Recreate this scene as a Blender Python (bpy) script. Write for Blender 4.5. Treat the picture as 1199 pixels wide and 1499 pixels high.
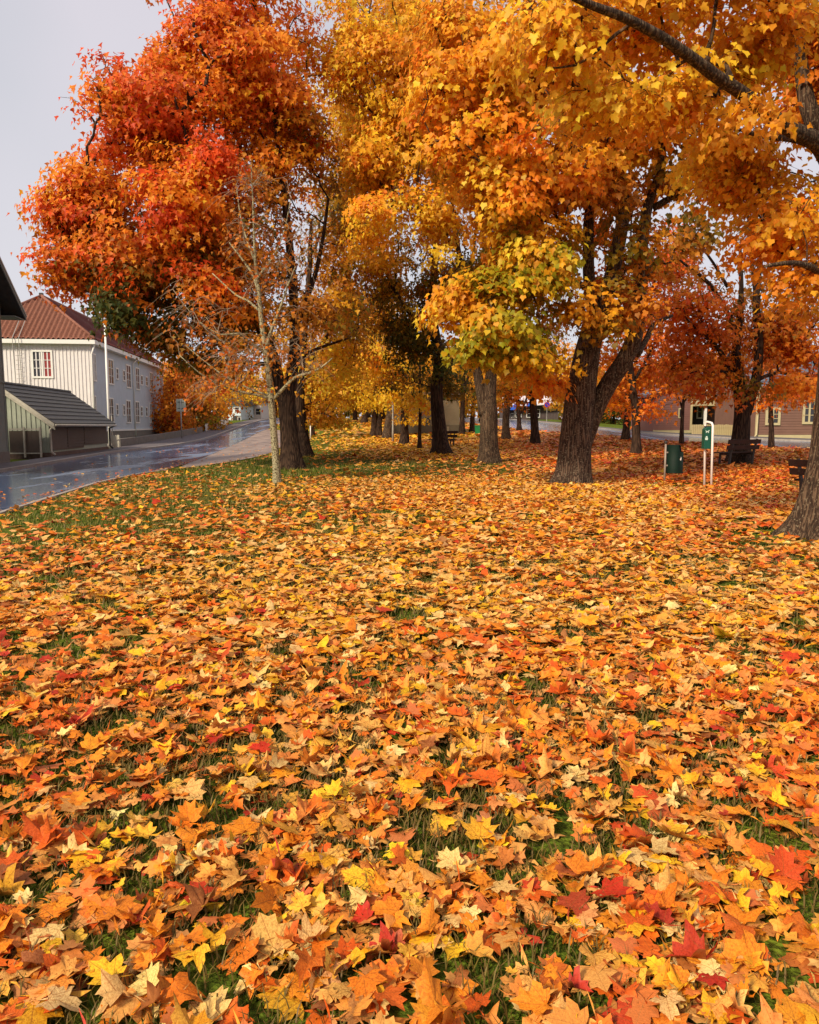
import bpy, math, random
import numpy as np
from mathutils import Vector, Matrix

random.seed(11)
rng = np.random.default_rng(11)
for o in list(bpy.data.objects):
    bpy.data.objects.remove(o)
S = bpy.context.scene
C = S.collection

# ------------------------------------------------------------------ camera
FPX = 1126.0                     # focal length in photograph pixels (1199 x 1499)
CAMZ = 1.6
TILT = math.atan(128 / FPX)
cam_d = bpy.data.cameras.new('camera')
cam = bpy.data.objects.new('camera', cam_d)
C.objects.link(cam)
cam.location = (0, 0, CAMZ)
cam.rotation_euler = (math.pi / 2 - TILT, 0, 0)
cam_d.sensor_fit = 'VERTICAL'
cam_d.sensor_height = 36.0
cam_d.sensor_width = 36.0
cam_d.lens = 36.0 * FPX / 1499.0
cam_d.clip_start = 0.05
cam_d.clip_end = 2000
S.camera = cam

# ------------------------------------------------------------------ light
SUN = Vector((-0.55, -0.66, 0.62)).normalized()     # towards the sun: left, behind the camera
sl = bpy.data.lights.new('sun', 'SUN')
sl.energy = 3.9
sl.angle = math.radians(9.0)
sl.color = (1.0, 0.89, 0.68)
sun = bpy.data.objects.new('sun', sl)
C.objects.link(sun)
sun.rotation_euler = SUN.to_track_quat('Z', 'Y').to_euler()
sun.location = (-30, -30, 40)

W = bpy.data.worlds.new('World')
S.world = W
W.use_nodes = True
nt = W.node_tree
nt.nodes.clear()
sky = nt.nodes.new('ShaderNodeTexSky')
sky.sky_type = 'NISHITA'
sky.sun_disc = False
sky.sun_elevation = math.asin(SUN.z)
sky.sun_rotation = math.atan2(SUN.x, SUN.y)
cl = nt.nodes.new('ShaderNodeMixRGB')
tc = nt.nodes.new('ShaderNodeTexCoord')
nz = nt.nodes.new('ShaderNodeTexNoise')
nz.inputs['Scale'].default_value = 2.2
nz.inputs['Detail'].default_value = 3
nt.links.new(tc.outputs['Generated'], nz.inputs['Vector'])
cc = nt.nodes.new('ShaderNodeMixRGB')                # two tones of high thin cloud
cc.inputs[1].default_value = (5.5, 5.65, 6.2, 1)
cc.inputs[2].default_value = (7.0, 6.6, 7.2, 1)
crm = nt.nodes.new('ShaderNodeValToRGB')
crm.color_ramp.elements[0].position = .38; crm.color_ramp.elements[1].position = .62
nt.links.new(nz.outputs['Fac'], crm.inputs[0]); nt.links.new(crm.outputs[0], cc.inputs[0])
cl.inputs[0].default_value = 0.92
nt.links.new(sky.outputs['Color'], cl.inputs[1])
spx = nt.nodes.new('ShaderNodeSeparateXYZ'); nt.links.new(tc.outputs['Generated'], spx.inputs[0])
hr = nt.nodes.new('ShaderNodeMapRange')              # overcast sky is whiter towards the horizon, all round
hr.inputs['From Min'].default_value = 0.0; hr.inputs['From Max'].default_value = .5
hr.inputs['To Min'].default_value = .95; hr.inputs['To Max'].default_value = 0.0
nt.links.new(spx.outputs['Z'], hr.inputs['Value'])
hm = nt.nodes.new('ShaderNodeMixRGB'); hm.inputs[2].default_value = (7.3, 7.2, 7.6, 1)
nt.links.new(hr.outputs[0], hm.inputs[0]); nt.links.new(cc.outputs[0], hm.inputs[1])
nt.links.new(hm.outputs[0], cl.inputs[2])
bg = nt.nodes.new('ShaderNodeBackground')
bg.inputs['Strength'].default_value = 0.082
nt.links.new(cl.outputs[0], bg.inputs['Color'])
wo = nt.nodes.new('ShaderNodeOutputWorld')
nt.links.new(bg.outputs[0], wo.inputs[0])

S.view_settings.view_transform = 'Standard'
S.view_settings.look = 'None'
S.view_settings.exposure = 0.4
S.view_settings.gamma = 1.0
S.view_settings.use_curve_mapping = False
S.render.engine = 'CYCLES'
S.cycles.max_bounces = 6
S.cycles.transparent_max_bounces = 4

# ------------------------------------------------------------------ terrain
def prof(pts):
    ys = np.arange(-60, 620, 1.0)
    z = np.interp(ys, [p[0] for p in pts], [p[1] for p in pts])
    k = np.exp(-0.5 * (np.arange(-9, 10) / 3.0) ** 2)
    k /= k.sum()
    return np.convolve(np.pad(z, 9, mode='edge'), k, mode='valid')
ZT = np.stack([
    prof([(0, 0), (44, 0), (56, .12), (66, .35), (80, 1.1), (94, 2.1), (110, 2.5), (150, 2.7), (600, 3)]),
    prof([(0, 0), (20, 0), (40, .35), (60, .95), (80, 1.65), (100, 2.3), (130, 2.75), (600, 3)]),
    prof([(0, 0), (16, .02), (36, .42), (47, .80), (60, 1.15), (80, 1.7), (110, 2.35), (140, 2.7), (600, 3)]),
    prof([(0, 0), (16, .02), (36, .42), (47, .78), (60, .9), (100, 1.0), (140, 1.6), (200, 2.6), (600, 3)])])
def sstep(a, b, x):
    t = np.clip((x - a) / (b - a), 0, 1)
    return t * t * (3 - 2 * t)
def Z0(x, y):
    x = np.asarray(x, float); y = np.asarray(y, float)
    i = np.clip(y + 60, 0, 678.0)
    k = np.floor(i).astype(int); f = i - k
    P = ZT[:, k] * (1 - f) + ZT[:, k + 1] * f
    wl = 1 - sstep(-10, -6, x)
    wr = sstep(6, 13, x)
    w2 = sstep(20, 26, x)
    return P[0] * wl + (P[2] * (1 - w2) + P[3] * w2) * wr + P[1] * (1 - wl - wr)
_g = rng.random((64, 64))
def vnoise(x, y):
    x = np.asarray(x, float); y = np.asarray(y, float)
    xi = np.floor(x).astype(int); yi = np.floor(y).astype(int)
    fx = x - xi; fy = y - yi
    fx = fx * fx * (3 - 2 * fx); fy = fy * fy * (3 - 2 * fy)
    a = _g[xi % 64, yi % 64]; b = _g[(xi + 1) % 64, yi % 64]
    c = _g[xi % 64, (yi + 1) % 64]; d = _g[(xi + 1) % 64, (yi + 1) % 64]
    return (a * (1 - fx) + b * fx) * (1 - fy) + (c * (1 - fx) + d * fx) * fy
def fbm(x, y):
    return 0.55 * vnoise(x, y) + 0.3 * vnoise(2.1 * x + 7, 2.1 * y + 3) + 0.15 * vnoise(4.3 * x + 1, 4.3 * y + 9)
def Z(x, y):
    x = np.asarray(x, float); y = np.asarray(y, float)
    w = sstep(-7.5, -5, x) * (1 - sstep(7, 10, x)) * (1 - sstep(18, 26, y))
    return Z0(x, y) + w * 0.05 * (fbm(x * .7, y * .7) - 0.5)

CT, ST = math.cos(TILT), math.sin(TILT)
def ray(px, py):
    dx = (px - 599.5) / FPX; dy = (749.5 - py) / FPX
    return Vector((dx, CT + dy * ST, -ST + dy * CT))
CAM = Vector((0, 0, CAMZ))
def at(px, py, Y):
    d = ray(px, py)
    return CAM + d * (Y / d.y)
def onplane(px, py, P0, N):
    d = ray(px, py)
    return CAM + d * ((P0 - CAM).dot(N) / d.dot(N))
def gp(px, py, ymax=130.0):
    d = ray(px, py)
    ts = np.arange(1.5, ymax, 0.25) / d.y
    X = d.x * ts; Yv = d.y * ts; Zv = CAMZ + d.z * ts
    below = np.nonzero(Zv < Z0(X, Yv))[0]
    t = ts[below[0]] if len(below) else ts[-1]
    if len(below):
        a, b = t - 0.25 / d.y, t
        for _ in range(20):
            m = (a + b) / 2
            if CAMZ + d.z * m < float(Z0(d.x * m, d.y * m)): b = m
            else: a = m
        t = b
    p = CAM + d * t
    return Vector((p.x, p.y, float(Z0(p.x, p.y))))

# ------------------------------------------------------------------ colours and materials
def lin(r, g, b):
    f = lambda c: (c / 255 / 12.92) if c <= 10 else ((c / 255 + 0.055) / 1.055) ** 2.4
    return (f(r), f(g), f(b))
MATS = {}
def N(nt, t, **kw):
    n = nt.nodes.new(t)
    for k, v in kw.items():
        if k in n.inputs.keys(): n.inputs[k].default_value = v
        else: setattr(n, k, v)
    return n
def mat(name, col, rough=.7, spec=.3, var=.18, scale=6.0, bump=0.0, bscale=40.0, metal=0.0, stretch=None, col2=None):
    """Principled surface with two-scale colour variation and fine relief."""
    if name in MATS: return MATS[name]
    m = bpy.data.materials.new(name); m.use_nodes = True
    t = m.node_tree; L = t.links
    p = t.nodes['Principled BSDF']
    p.inputs['Roughness'].default_value = rough
    p.inputs['Specular IOR Level'].default_value = spec
    p.inputs['Metallic'].default_value = metal
    g = N(t, 'ShaderNodeTexCoord')
    src = g.outputs['Object']
    if stretch:
        mp = N(t, 'ShaderNodeMapping'); mp.inputs['Scale'].default_value = stretch
        L.new(src, mp.inputs['Vector']); src = mp.outputs[0]
    n1 = N(t, 'ShaderNodeTexNoise', Scale=scale, Detail=6.0, Roughness=.65)
    L.new(src, n1.inputs['Vector'])
    r = N(t, 'ShaderNodeValToRGB')
    a = [c * (1 - var) for c in col]; b = list(col2) if col2 else [min(1, c * (1 + var)) for c in col]
    r.color_ramp.elements[0].position = .32; r.color_ramp.elements[0].color = (*a, 1)
    r.color_ramp.elements[1].position = .68; r.color_ramp.elements[1].color = (*b, 1)
    L.new(n1.outputs['Fac'], r.inputs[0]); L.new(r.outputs[0], p.inputs['Base Color'])
    if bump:
        n2 = N(t, 'ShaderNodeTexNoise', Scale=bscale, Detail=5.0)
        L.new(src, n2.inputs['Vector'])
        bp = N(t, 'ShaderNodeBump', Strength=bump, Distance=.02)
        L.new(n2.outputs['Fac'], bp.inputs['Height']); L.new(bp.outputs[0], p.inputs['Normal'])
    MATS[name] = m
    return m

def bark_mat(name, dark, light, lichen=None, lich=0.0, vscale=14.0, bump=.9):
    m = bpy.data.materials.new(name); m.use_nodes = True
    t = m.node_tree; L = t.links
    p = t.nodes['Principled BSDF']; p.inputs['Roughness'].default_value = .9; p.inputs['Specular IOR Level'].default_value = .15
    g = N(t, 'ShaderNodeTexCoord')
    mp = N(t, 'ShaderNodeMapping'); mp.inputs['Scale'].default_value = (1, 1, .085)
    L.new(g.outputs['Object'], mp.inputs['Vector'])
    v = N(t, 'ShaderNodeTexVoronoi', Scale=vscale, feature='DISTANCE_TO_EDGE')
    nn = N(t, 'ShaderNodeTexNoise', Scale=5.0, Detail=5.0)
    L.new(mp.outputs[0], nn.inputs['Vector'])
    mx = N(t, 'ShaderNodeMixRGB'); mx.inputs[0].default_value = .22
    L.new(mp.outputs[0], mx.inputs[1]); L.new(nn.outputs['Color'], mx.inputs[2]); L.new(mx.outputs[0], v.inputs['Vector'])
    r = N(t, 'ShaderNodeValToRGB')
    r.color_ramp.elements[0].position = 0.0; r.color_ramp.elements[0].color = (*[c * .45 for c in dark], 1)
    r.color_ramp.elements[1].position = .28; r.color_ramp.elements[1].color = (*light, 1)
    e = r.color_ramp.elements.new(.1); e.color = (*dark, 1)
    L.new(v.outputs['Distance'], r.inputs[0])
    out = r.outputs[0]
    n3 = N(t, 'ShaderNodeTexNoise', Scale=2.3, Detail=6.0, Roughness=.7)
    L.new(g.outputs['Object'], n3.inputs['Vector'])
    m2 = N(t, 'ShaderNodeMixRGB', blend_type='MULTIPLY'); m2.inputs[0].default_value = .6
    r3 = N(t, 'ShaderNodeValToRGB'); r3.color_ramp.elements[0].position = .3; r3.color_ramp.elements[1].position = .7
    r3.color_ramp.elements[0].color = (.45, .45, .45, 1)
    L.new(n3.outputs['Fac'], r3.inputs[0]); L.new(out, m2.inputs[1]); L.new(r3.outputs[0], m2.inputs[2]); out = m2.outputs[0]
    if lichen:
        n4 = N(t, 'ShaderNodeTexNoise', Scale=26.0, Detail=4.0)
        L.new(g.outputs['Object'], n4.inputs['Vector'])
        r4 = N(t, 'ShaderNodeValToRGB'); r4.color_ramp.elements[0].position = .5 - lich * .25; r4.color_ramp.elements[1].position = .62 - lich * .2
        m4 = N(t, 'ShaderNodeMixRGB'); m4.inputs[2].default_value = (*lichen, 1)
        L.new(n4.outputs['Fac'], r4.inputs[0]); L.new(r4.outputs[0], m4.inputs[0]); L.new(out, m4.inputs[1]); out = m4.outputs[0]
    L.new(out, p.inputs['Base Color'])
    bp = N(t, 'ShaderNodeBump', Strength=bump, Distance=.03)
    L.new(v.outputs['Distance'], bp.inputs['Height']); L.new(bp.outputs[0], p.inputs['Normal'])
    MATS[name] = m
    return m

def leaf_mat(name, trans=.35, veins=False, per_object=False, rough=.5):
    """Leaf blade: own colour from an attribute (or the object colour), paler back, veins, light through the blade."""
    m = bpy.data.materials.new(name); m.use_nodes = True
    t = m.node_tree; L = t.links
    p = t.nodes['Principled BSDF']
    p.inputs['Roughness'].default_value = rough; p.inputs['Specular IOR Level'].default_value = .25
    if per_object:
        a = N(t, 'ShaderNodeObjectInfo'); col = a.outputs['Color']
    else:
        a = N(t, 'ShaderNodeAttribute', attribute_name='col'); col = a.outputs['Color']
    gm = N(t, 'ShaderNodeNewGeometry')
    if veins:
        tcn = N(t, 'ShaderNodeTexCoord')
        n0 = N(t, 'ShaderNodeTexNoise', Scale=17.0, Detail=5.0, Roughness=.7)
        L.new(tcn.outputs['Object'], n0.inputs['Vector'])
        rr = N(t, 'ShaderNodeValToRGB')
        rr.color_ramp.elements[0].position = .36; rr.color_ramp.elements[0].color = (.52, .34, .22, 1)
        rr.color_ramp.elements[1].position = .56; rr.color_ramp.elements[1].color = (1, 1, 1, 1)
        L.new(n0.outputs['Fac'], rr.inputs[0])
        ml = N(t, 'ShaderNodeMixRGB', blend_type='MULTIPLY'); ml.inputs[0].default_value = .75
        L.new(col, ml.inputs[1]); L.new(rr.outputs[0], ml.inputs[2]); col = ml.outputs[0]
        n9 = N(t, 'ShaderNodeTexNoise', Scale=120.0, Detail=2.0)          # rust specks
        L.new(tcn.outputs['Object'], n9.inputs['Vector'])
        r9 = N(t, 'ShaderNodeValToRGB')
        r9.color_ramp.elements[0].position = .30; r9.color_ramp.elements[0].color = (.35, .2, .12, 1)
        r9.color_ramp.elements[1].position = .40; r9.color_ramp.elements[1].color = (1, 1, 1, 1)
        L.new(n9.outputs['Fac'], r9.inputs[0])
        m9 = N(t, 'ShaderNodeMixRGB', blend_type='MULTIPLY'); m9.inputs[0].default_value = .8
        L.new(col, m9.inputs[1]); L.new(r9.outputs[0], m9.inputs[2]); col = m9.outputs[0]
        # five main veins from the leaf base: u = angle, v = radius
        uv = N(t, 'ShaderNodeAttribute', attribute_name='leafpos')
        sp = N(t, 'ShaderNodeSeparateXYZ'); L.new(uv.outputs['Vector'], sp.inputs[0])
        at2 = N(t, 'ShaderNodeMath', operation='ARCTAN2'); L.new(sp.outputs['X'], at2.inputs[0]); L.new(sp.outputs['Y'], at2.inputs[1])
        dv = N(t, 'ShaderNodeMath', operation='DIVIDE'); L.new(at2.outputs[0], dv.inputs[0]); dv.inputs[1].default_value = .82
        ad = N(t, 'ShaderNodeMath', operation='ADD'); L.new(dv.outputs[0], ad.inputs[0]); ad.inputs[1].default_value = 100.5
        fr = N(t, 'ShaderNodeMath', operation='FRACT'); L.new(ad.outputs[0], fr.inputs[0])
        sb = N(t, 'ShaderNodeMath', operation='SUBTRACT'); L.new(fr.outputs[0], sb.inputs[0]); sb.inputs[1].default_value = .5
        ab = N(t, 'ShaderNodeMath', operation='ABSOLUTE'); L.new(sb.outputs[0], ab.inputs[0])
        ln = N(t, 'ShaderNodeVectorMath', operation='LENGTH'); L.new(uv.outputs['Vector'], ln.inputs[0])
        mu = N(t, 'ShaderNodeMath', operation='MULTIPLY'); L.new(ab.outputs[0], mu.inputs[0]); L.new(ln.outputs['Value'], mu.inputs[1])
        lt = N(t, 'ShaderNodeMapRange'); lt.inputs['From Min'].default_value = .006; lt.inputs['From Max'].default_value = .016
        lt.inputs['To Min'].default_value = .62; lt.inputs['To Max'].default_value = 0.0
        L.new(mu.outputs[0], lt.inputs['Value'])
        mv = N(t, 'ShaderNodeMixRGB'); mv.inputs[2].default_value = (*lin(150, 80, 30), 1)
        L.new(lt.outputs[0], mv.inputs[0]); L.new(col, mv.inputs[1]); col = mv.outputs[0]
        bp = N(t, 'ShaderNodeBump', Strength=.55, Distance=.006)
        L.new(n0.outputs['Fac'], bp.inputs['Height']); L.new(bp.outputs[0], p.inputs['Normal'])
    mb = N(t, 'ShaderNodeMixRGB'); mb.inputs[2].default_value = (*lin(222, 152, 82), 1)
    mf = N(t, 'ShaderNodeMath', operation='MULTIPLY'); mf.inputs[1].default_value = .40 if veins else .22
    L.new(gm.outputs['Backfacing'], mf.inputs[0]); L.new(mf.outputs[0], mb.inputs[0]); L.new(col, mb.inputs[1]); col = mb.outputs[0]
    L.new(col, p.inputs['Base Color'])
    tr = N(t, 'ShaderNodeBsdfTranslucent'); L.new(col, tr.inputs['Color'])
    mx = N(t, 'ShaderNodeMixShader'); mx.inputs[0].default_value = trans
    L.new(p.outputs[0], mx.inputs[1]); L.new(tr.outputs[0], mx.inputs[2])
    L.new(mx.outputs[0], t.nodes['Material Output'].inputs['Surface'])
    MATS[name] = m
    return m

def glass_mat(name, col):
    m = mat(name, col, rough=.08, spec=.6, var=.25, scale=.6)
    return m

# ------------------------------------------------------------------ mesh helpers
class MB:
    def __init__(s): s.v = []; s.f = []
    def add(s, vs, fs):
        b = len(s.v); s.v += [tuple(v) for v in vs]; s.f += [tuple(i + b for i in f) for f in fs]
    def obox(s, O, U, V, Wv):
        """box from corner O along three edge vectors"""
        O = Vector(O); U = Vector(U); V = Vector(V); Wv = Vector(Wv)
        vs = [O, O + U, O + U + V, O + V, O + Wv, O + U + Wv, O + U + V + Wv, O + V + Wv]
        fs = [(0, 3, 2, 1), (4, 5, 6, 7), (0, 1, 5, 4), (1, 2, 6, 5), (2, 3, 7, 6), (3, 0, 4, 7)]
        if U.cross(V).dot(Wv) < 0: fs = [tuple(reversed(f)) for f in fs]
        s.add(vs, fs)
    def box(s, c, d, rz=0.0):
        cx, cy, cz = c; a = Vector((math.cos(rz), math.sin(rz), 0)); b = Vector((-math.sin(rz), math.cos(rz), 0)); k = Vector((0, 0, 1))
        s.obox(Vector(c) - a * d[0] / 2 - b * d[1] / 2 - k * d[2] / 2, a * d[0], b * d[1], k * d[2])
    def prism(s, pts, ext):
        """closed polygon (list of Vector) extruded along ext"""
        n = len(pts); pts = [Vector(p) for p in pts]; e = Vector(ext)
        vs = pts + [p + e for p in pts]
        fs = [tuple(range(n)), tuple(reversed(range(n, 2 * n)))] + [(i, i + n, (i + 1) % n + n, (i + 1) % n) for i in range(n)]
        s.add(vs, fs)
    def tube(s, pts, rad, sides=6, mod=None, cap=True):
        pts = [Vector(p) for p in pts]; n = len(pts)
        if not hasattr(rad, '__len__'): rad = [rad] * n
        vs = []; fs = []
        ref = Vector((1, 0, 0)); L = 0.0
        for i in range(n):
            t = (pts[min(i + 1, n - 1)] - pts[max(i - 1, 0)])
            t = t.normalized() if t.length > 1e-6 else Vector((0, 0, 1))
            a = ref - t * ref.dot(t)
            if a.length < .05: a = Vector((0, 1, 0)) - t * t.y
            a.normalize(); b = t.cross(a); ref = a
            if i: L += (pts[i] - pts[i - 1]).length
            for k in range(sides):
                th = 2 * math.pi * k / sides
                r = rad[i] * (mod(th, L, pts[i]) if mod else 1.0)
                vs.append(pts[i] + (a * math.cos(th) + b * math.sin(th)) * r)
        for i in range(n - 1):
            for k in range(sides):
                k2 = (k + 1) % sides
                fs.append((i * sides + k, i * sides + k2, (i + 1) * sides + k2, (i + 1) * sides + k))
        if cap:
            fs.append(tuple(reversed(range(sides)))); fs.append(tuple(range((n - 1) * sides, n * sides)))
        s.add(vs, fs)
    def lathe(s, c, prof_, sides=20, cap=True):
        c = Vector(c); vs = []; fs = []
        for (r, z) in prof_:
            for k in range(sides):
                th = 2 * math.pi * k / sides
                vs.append(c + Vector((r * math.cos(th), r * math.sin(th), z)))
        for i in range(len(prof_) - 1):
            for k in range(sides):
                k2 = (k + 1) % sides
                fs.append((i * sides + k, i * sides + k2, (i + 1) * sides + k2, (i + 1) * sides + k))
        if cap:
            fs.append(tuple(reversed(range(sides)))); fs.append(tuple(range((len(prof_) - 1) * sides, len(prof_) * sides)))
        s.add(vs, fs)
    def build(s, name, m, parent=None, smooth=False, bevel=0.0):
        me = bpy.data.meshes.new(name)
        me.from_pydata(s.v, [], s.f); me.update()
        if smooth: me.polygons.foreach_set('use_smooth', [True] * len(me.polygons))
        return link(name, me, m, parent, bevel)
def link(name, me, m, parent=None, bevel=0.0):
    if m and not me.materials: me.materials.append(m)
    o = bpy.data.objects.new(name, me); C.objects.link(o)
    if parent: adopt(o, parent)
    if bevel:
        bv = o.modifiers.new('bevel', 'BEVEL'); bv.width = bevel; bv.segments = 2; bv.limit_method = 'ANGLE'
    return o
def world_loc(p):
    v = Vector(p.location); q = p.parent
    while q is not None and q.type == 'EMPTY':
        return Vector(p.location) if p.type == 'EMPTY' else Vector(q.location)
    return v
def adopt(o, parent):
    o.parent = parent
    root = parent
    while root.parent: root = root.parent
    if parent is root: o.matrix_parent_inverse = Matrix.Translation(-Vector(root.location))
def thing(name, loc, label, cat, group=None):
    o = bpy.data.objects.new(name, None); C.objects.link(o); o.location = Vector(loc)
    o.empty_display_size = .2
    return tag(o, label, cat, group)
def tag(o, label=None, cat=None, group=None, kind=None):
    if label: o['label'] = label
    if cat: o['category'] = cat
    if group: o['group'] = group
    if kind: o['kind'] = kind
    return o
def fast_mesh(name, V, F, col=None, leafpos=None, smooth=True):
    me = bpy.data.meshes.new(name)
    V = np.ascontiguousarray(V, dtype=np.float32); F = np.ascontiguousarray(F, dtype=np.int32)
    me.vertices.add(len(V)); me.vertices.foreach_set('co', V.ravel())
    n = len(F); k = F.shape[1]
    me.loops.add(n * k); me.loops.foreach_set('vertex_index', F.ravel())
    me.polygons.add(n); me.polygons.foreach_set('loop_start', np.arange(0, n * k, k, dtype=np.int32))
    me.polygons.foreach_set('loop_total', np.full(n, k, dtype=np.int32))
    me.polygons.foreach_set('use_smooth', np.full(n, smooth, dtype=bool))
    me.update(calc_edges=True)
    if col is not None:
        a = me.attributes.new('col', 'FLOAT_COLOR', 'POINT')
        c4 = np.ones((len(V), 4), np.float32); c4[:, :3] = col
        a.data.foreach_set('color', c4.ravel())
    if leafpos is not None:
        a = me.attributes.new('leafpos', 'FLOAT_VECTOR', 'POINT')
        a.data.foreach_set('vector', np.ascontiguousarray(leafpos, np.float32).ravel())
    return me

# ------------------------------------------------------------------ maple leaf templates (stalk end at origin, tip at +y, length 1)
HALF_N = [(.10, -.05), (.22, -.12), (.40, -.10), (.33, .05), (.45, .12), (.55, .33), (.40, .36), (.25, .40), (.27, .54), (.29, .69), (.13, .70)]
HALF_M = [(.24, -.12), (.40, -.09), (.33, .08), (.54, .33), (.25, .40), (.27, .67)]
HALF_S = [(.37, -.09), (.53, .33), (.26, .48)]
def leaf_outline(half):
    r = [(x, y) for x, y in half]; l = [(-x, y) for x, y in reversed(half)]
    return np.array([(0, 0)] + r + [(0, .95)] + l)
def template(half, stalk=False):
    P = leaf_outline(half); n = len(P)
    V = np.vstack([np.array([[0, .26]]), P])
    F = [(0, 1 + i, 1 + (i + 1) % n) for i in range(n)]
    if stalk:                                        # leaf stalk, a thin blade bent to one side
        V = np.vstack([V, [[-.013, .0], [.013, .0], [.10, -.30], [.125, -.29], [.27, -.52]]]); k = n + 1
        F += [(k, k + 2, k + 1), (k + 1, k + 2, k + 3), (k + 2, k + 4, k + 3)]
    return np.column_stack([V, np.zeros(len(V))]), np.array(F)
def curl(V, r, amt, tear=False, fold=False):
    """bend, fold along the midrib, crumple: one dried variant of a flat template"""
    V = V.copy(); x, y = V[:, 0].copy(), V[:, 1].copy() - .3
    z = amt * (r.normal(0, .55) * x * x * 2 + r.normal(0, .45) * y * y * 1.4 + r.uniform(-.1, .6) * np.abs(x) + r.normal(0, .35) * x * y * 2)
    z += amt * r.normal(0, .05, len(V)) * (np.hypot(x, y) > .25)
    sh = 1 - .25 * amt * r.random()
    V[:, 0] = x * sh; V[:, 2] = z - z.min() * .3
    V[:, :2] += r.normal(0, .012, (len(V), 2))
    if tear:                                         # torn or shrivelled lobes
        n = len(V); k = int(r.integers(1, n - 4)); w = 1 + int(r.integers(1, 4))
        for q in range(k, min(k + w, n)): V[q, :2] *= r.uniform(.45, .75); V[q, 2] += r.uniform(0, .06)
    if fold:                                         # one half folded up along the midrib
        h = V[:, 0] > 0; V[h, 2] += V[h, 0] * r.uniform(.4, .8); V[h, 0] *= .7
    return V
def diamond():
    V = np.array([(0, 0, 0), (.42, .30, .06), (.0, .95, -.04), (-.42, .30, .06)], float)
    return V, np.array([(0, 1, 2), (0, 2, 3)])
def star():
    V = np.array([(0, -.05, 0), (.50, .20, .10), (.18, .42, 0), (0, .95, -.1), (-.18, .42, 0), (-.50, .20, .10)], float)
    return V, np.array([(0, 1, 2), (0, 2, 3), (0, 3, 4), (0, 4, 5)])
_r = np.random.default_rng(5)
TN, FN = template(HALF_N, True); TM, FM = template(HALF_M, True); TS, FS_ = template(HALF_S)
VAR_N = [curl(TN, _r, .25 + .75 * (i / 17) ** 1.5, i % 3 == 1, i % 9 == 2) for i in range(18)]
VAR_M = [curl(TM, _r, .3 + .5 * (i / 9), i % 3 == 1, i == 2) for i in range(10)]
VAR_C = [curl(TM, _r, .5) for _ in range(8)]
VAR_S = [curl(TS, _r, .5) for _ in range(8)]
DV, DF = diamond(); SV, SF = star()
def rot_frames(nrm, tip):
    n = nrm / np.linalg.norm(nrm, axis=1, keepdims=True)
    t = tip - n * (tip * n).sum(1, keepdims=True)
    t /= np.linalg.norm(t, axis=1, keepdims=True) + 1e-9
    x = np.cross(t, n)
    return np.stack([x, t, n], axis=2)           # columns are the leaf axes
def scatter(P, R, sc, col, variants, F, r, base_col=None):
    """instances of the leaf variants as one real mesh -> V, F, colours, leaf coordinates"""
    Vs, Fs, Cs, Ls = [], [], [], []; off = 0
    pick = r.integers(0, len(variants), len(P))
    for k, T in enumerate(variants):
        i = np.nonzero(pick == k)[0]
        if not len(i): continue
        v = np.einsum('nij,vj->nvi', R[i], T) * sc[i][:, None, None] + P[i][:, None, :]
        nv = len(T)
        f = F[None] + (np.arange(len(i)) * nv)[:, None, None] + off
        Vs.append(v.reshape(-1, 3)); Fs.append(f.reshape(-1, F.shape[1]))
        Cs.append(np.repeat(col[i], nv, axis=0)); Ls.append(np.tile(T, (len(i), 1)))
        off += len(i) * nv
    return np.vstack(Vs), np.vstack(Fs), np.vstack(Cs), np.vstack(Ls)

PAL = {k: [lin(*c) for c in v] for k, v in {
    'RED': [(222, 84, 24), (230, 98, 24), (210, 70, 24), (224, 90, 28)],
    'ORANGE': [(238, 142, 30), (232, 128, 26), (240, 154, 36)],
    'GOLD': [(232, 166, 34), (224, 152, 30), (238, 176, 40)],
    'YELLOW': [(246, 200, 48), (250, 212, 62), (244, 188, 38)],
    'YGREEN': [(158, 152, 28), (142, 140, 28), (178, 160, 30)],
    'OLIVE': [(122, 104, 24), (108, 92, 22), (136, 106, 24)],
    'GREEN': [(70, 78, 24), (58, 70, 22), (84, 84, 24)],
    'BROWN': [(192, 120, 36), (178, 106, 34), (204, 132, 40)],
    'RUST': [(214, 106, 32), (202, 92, 30), (222, 118, 34)],
}.items()}
def colours(n, mix, r, jit=.14):
    ks = list(mix); w = np.array([mix[k] for k in ks], float); w /= w.sum()
    bank = np.array([c for k in ks for c in PAL[k]]); wt = np.array([w[i] / len(PAL[k]) for i, k in enumerate(ks) for _ in PAL[k]])
    c = bank[r.choice(len(bank), n, p=wt / wt.sum())]
    return np.clip(c * (1 + r.normal(0, jit, (n, 1))) * (1 + r.normal(0, jit * .4, (n, 3))), .004, .95)

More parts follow.
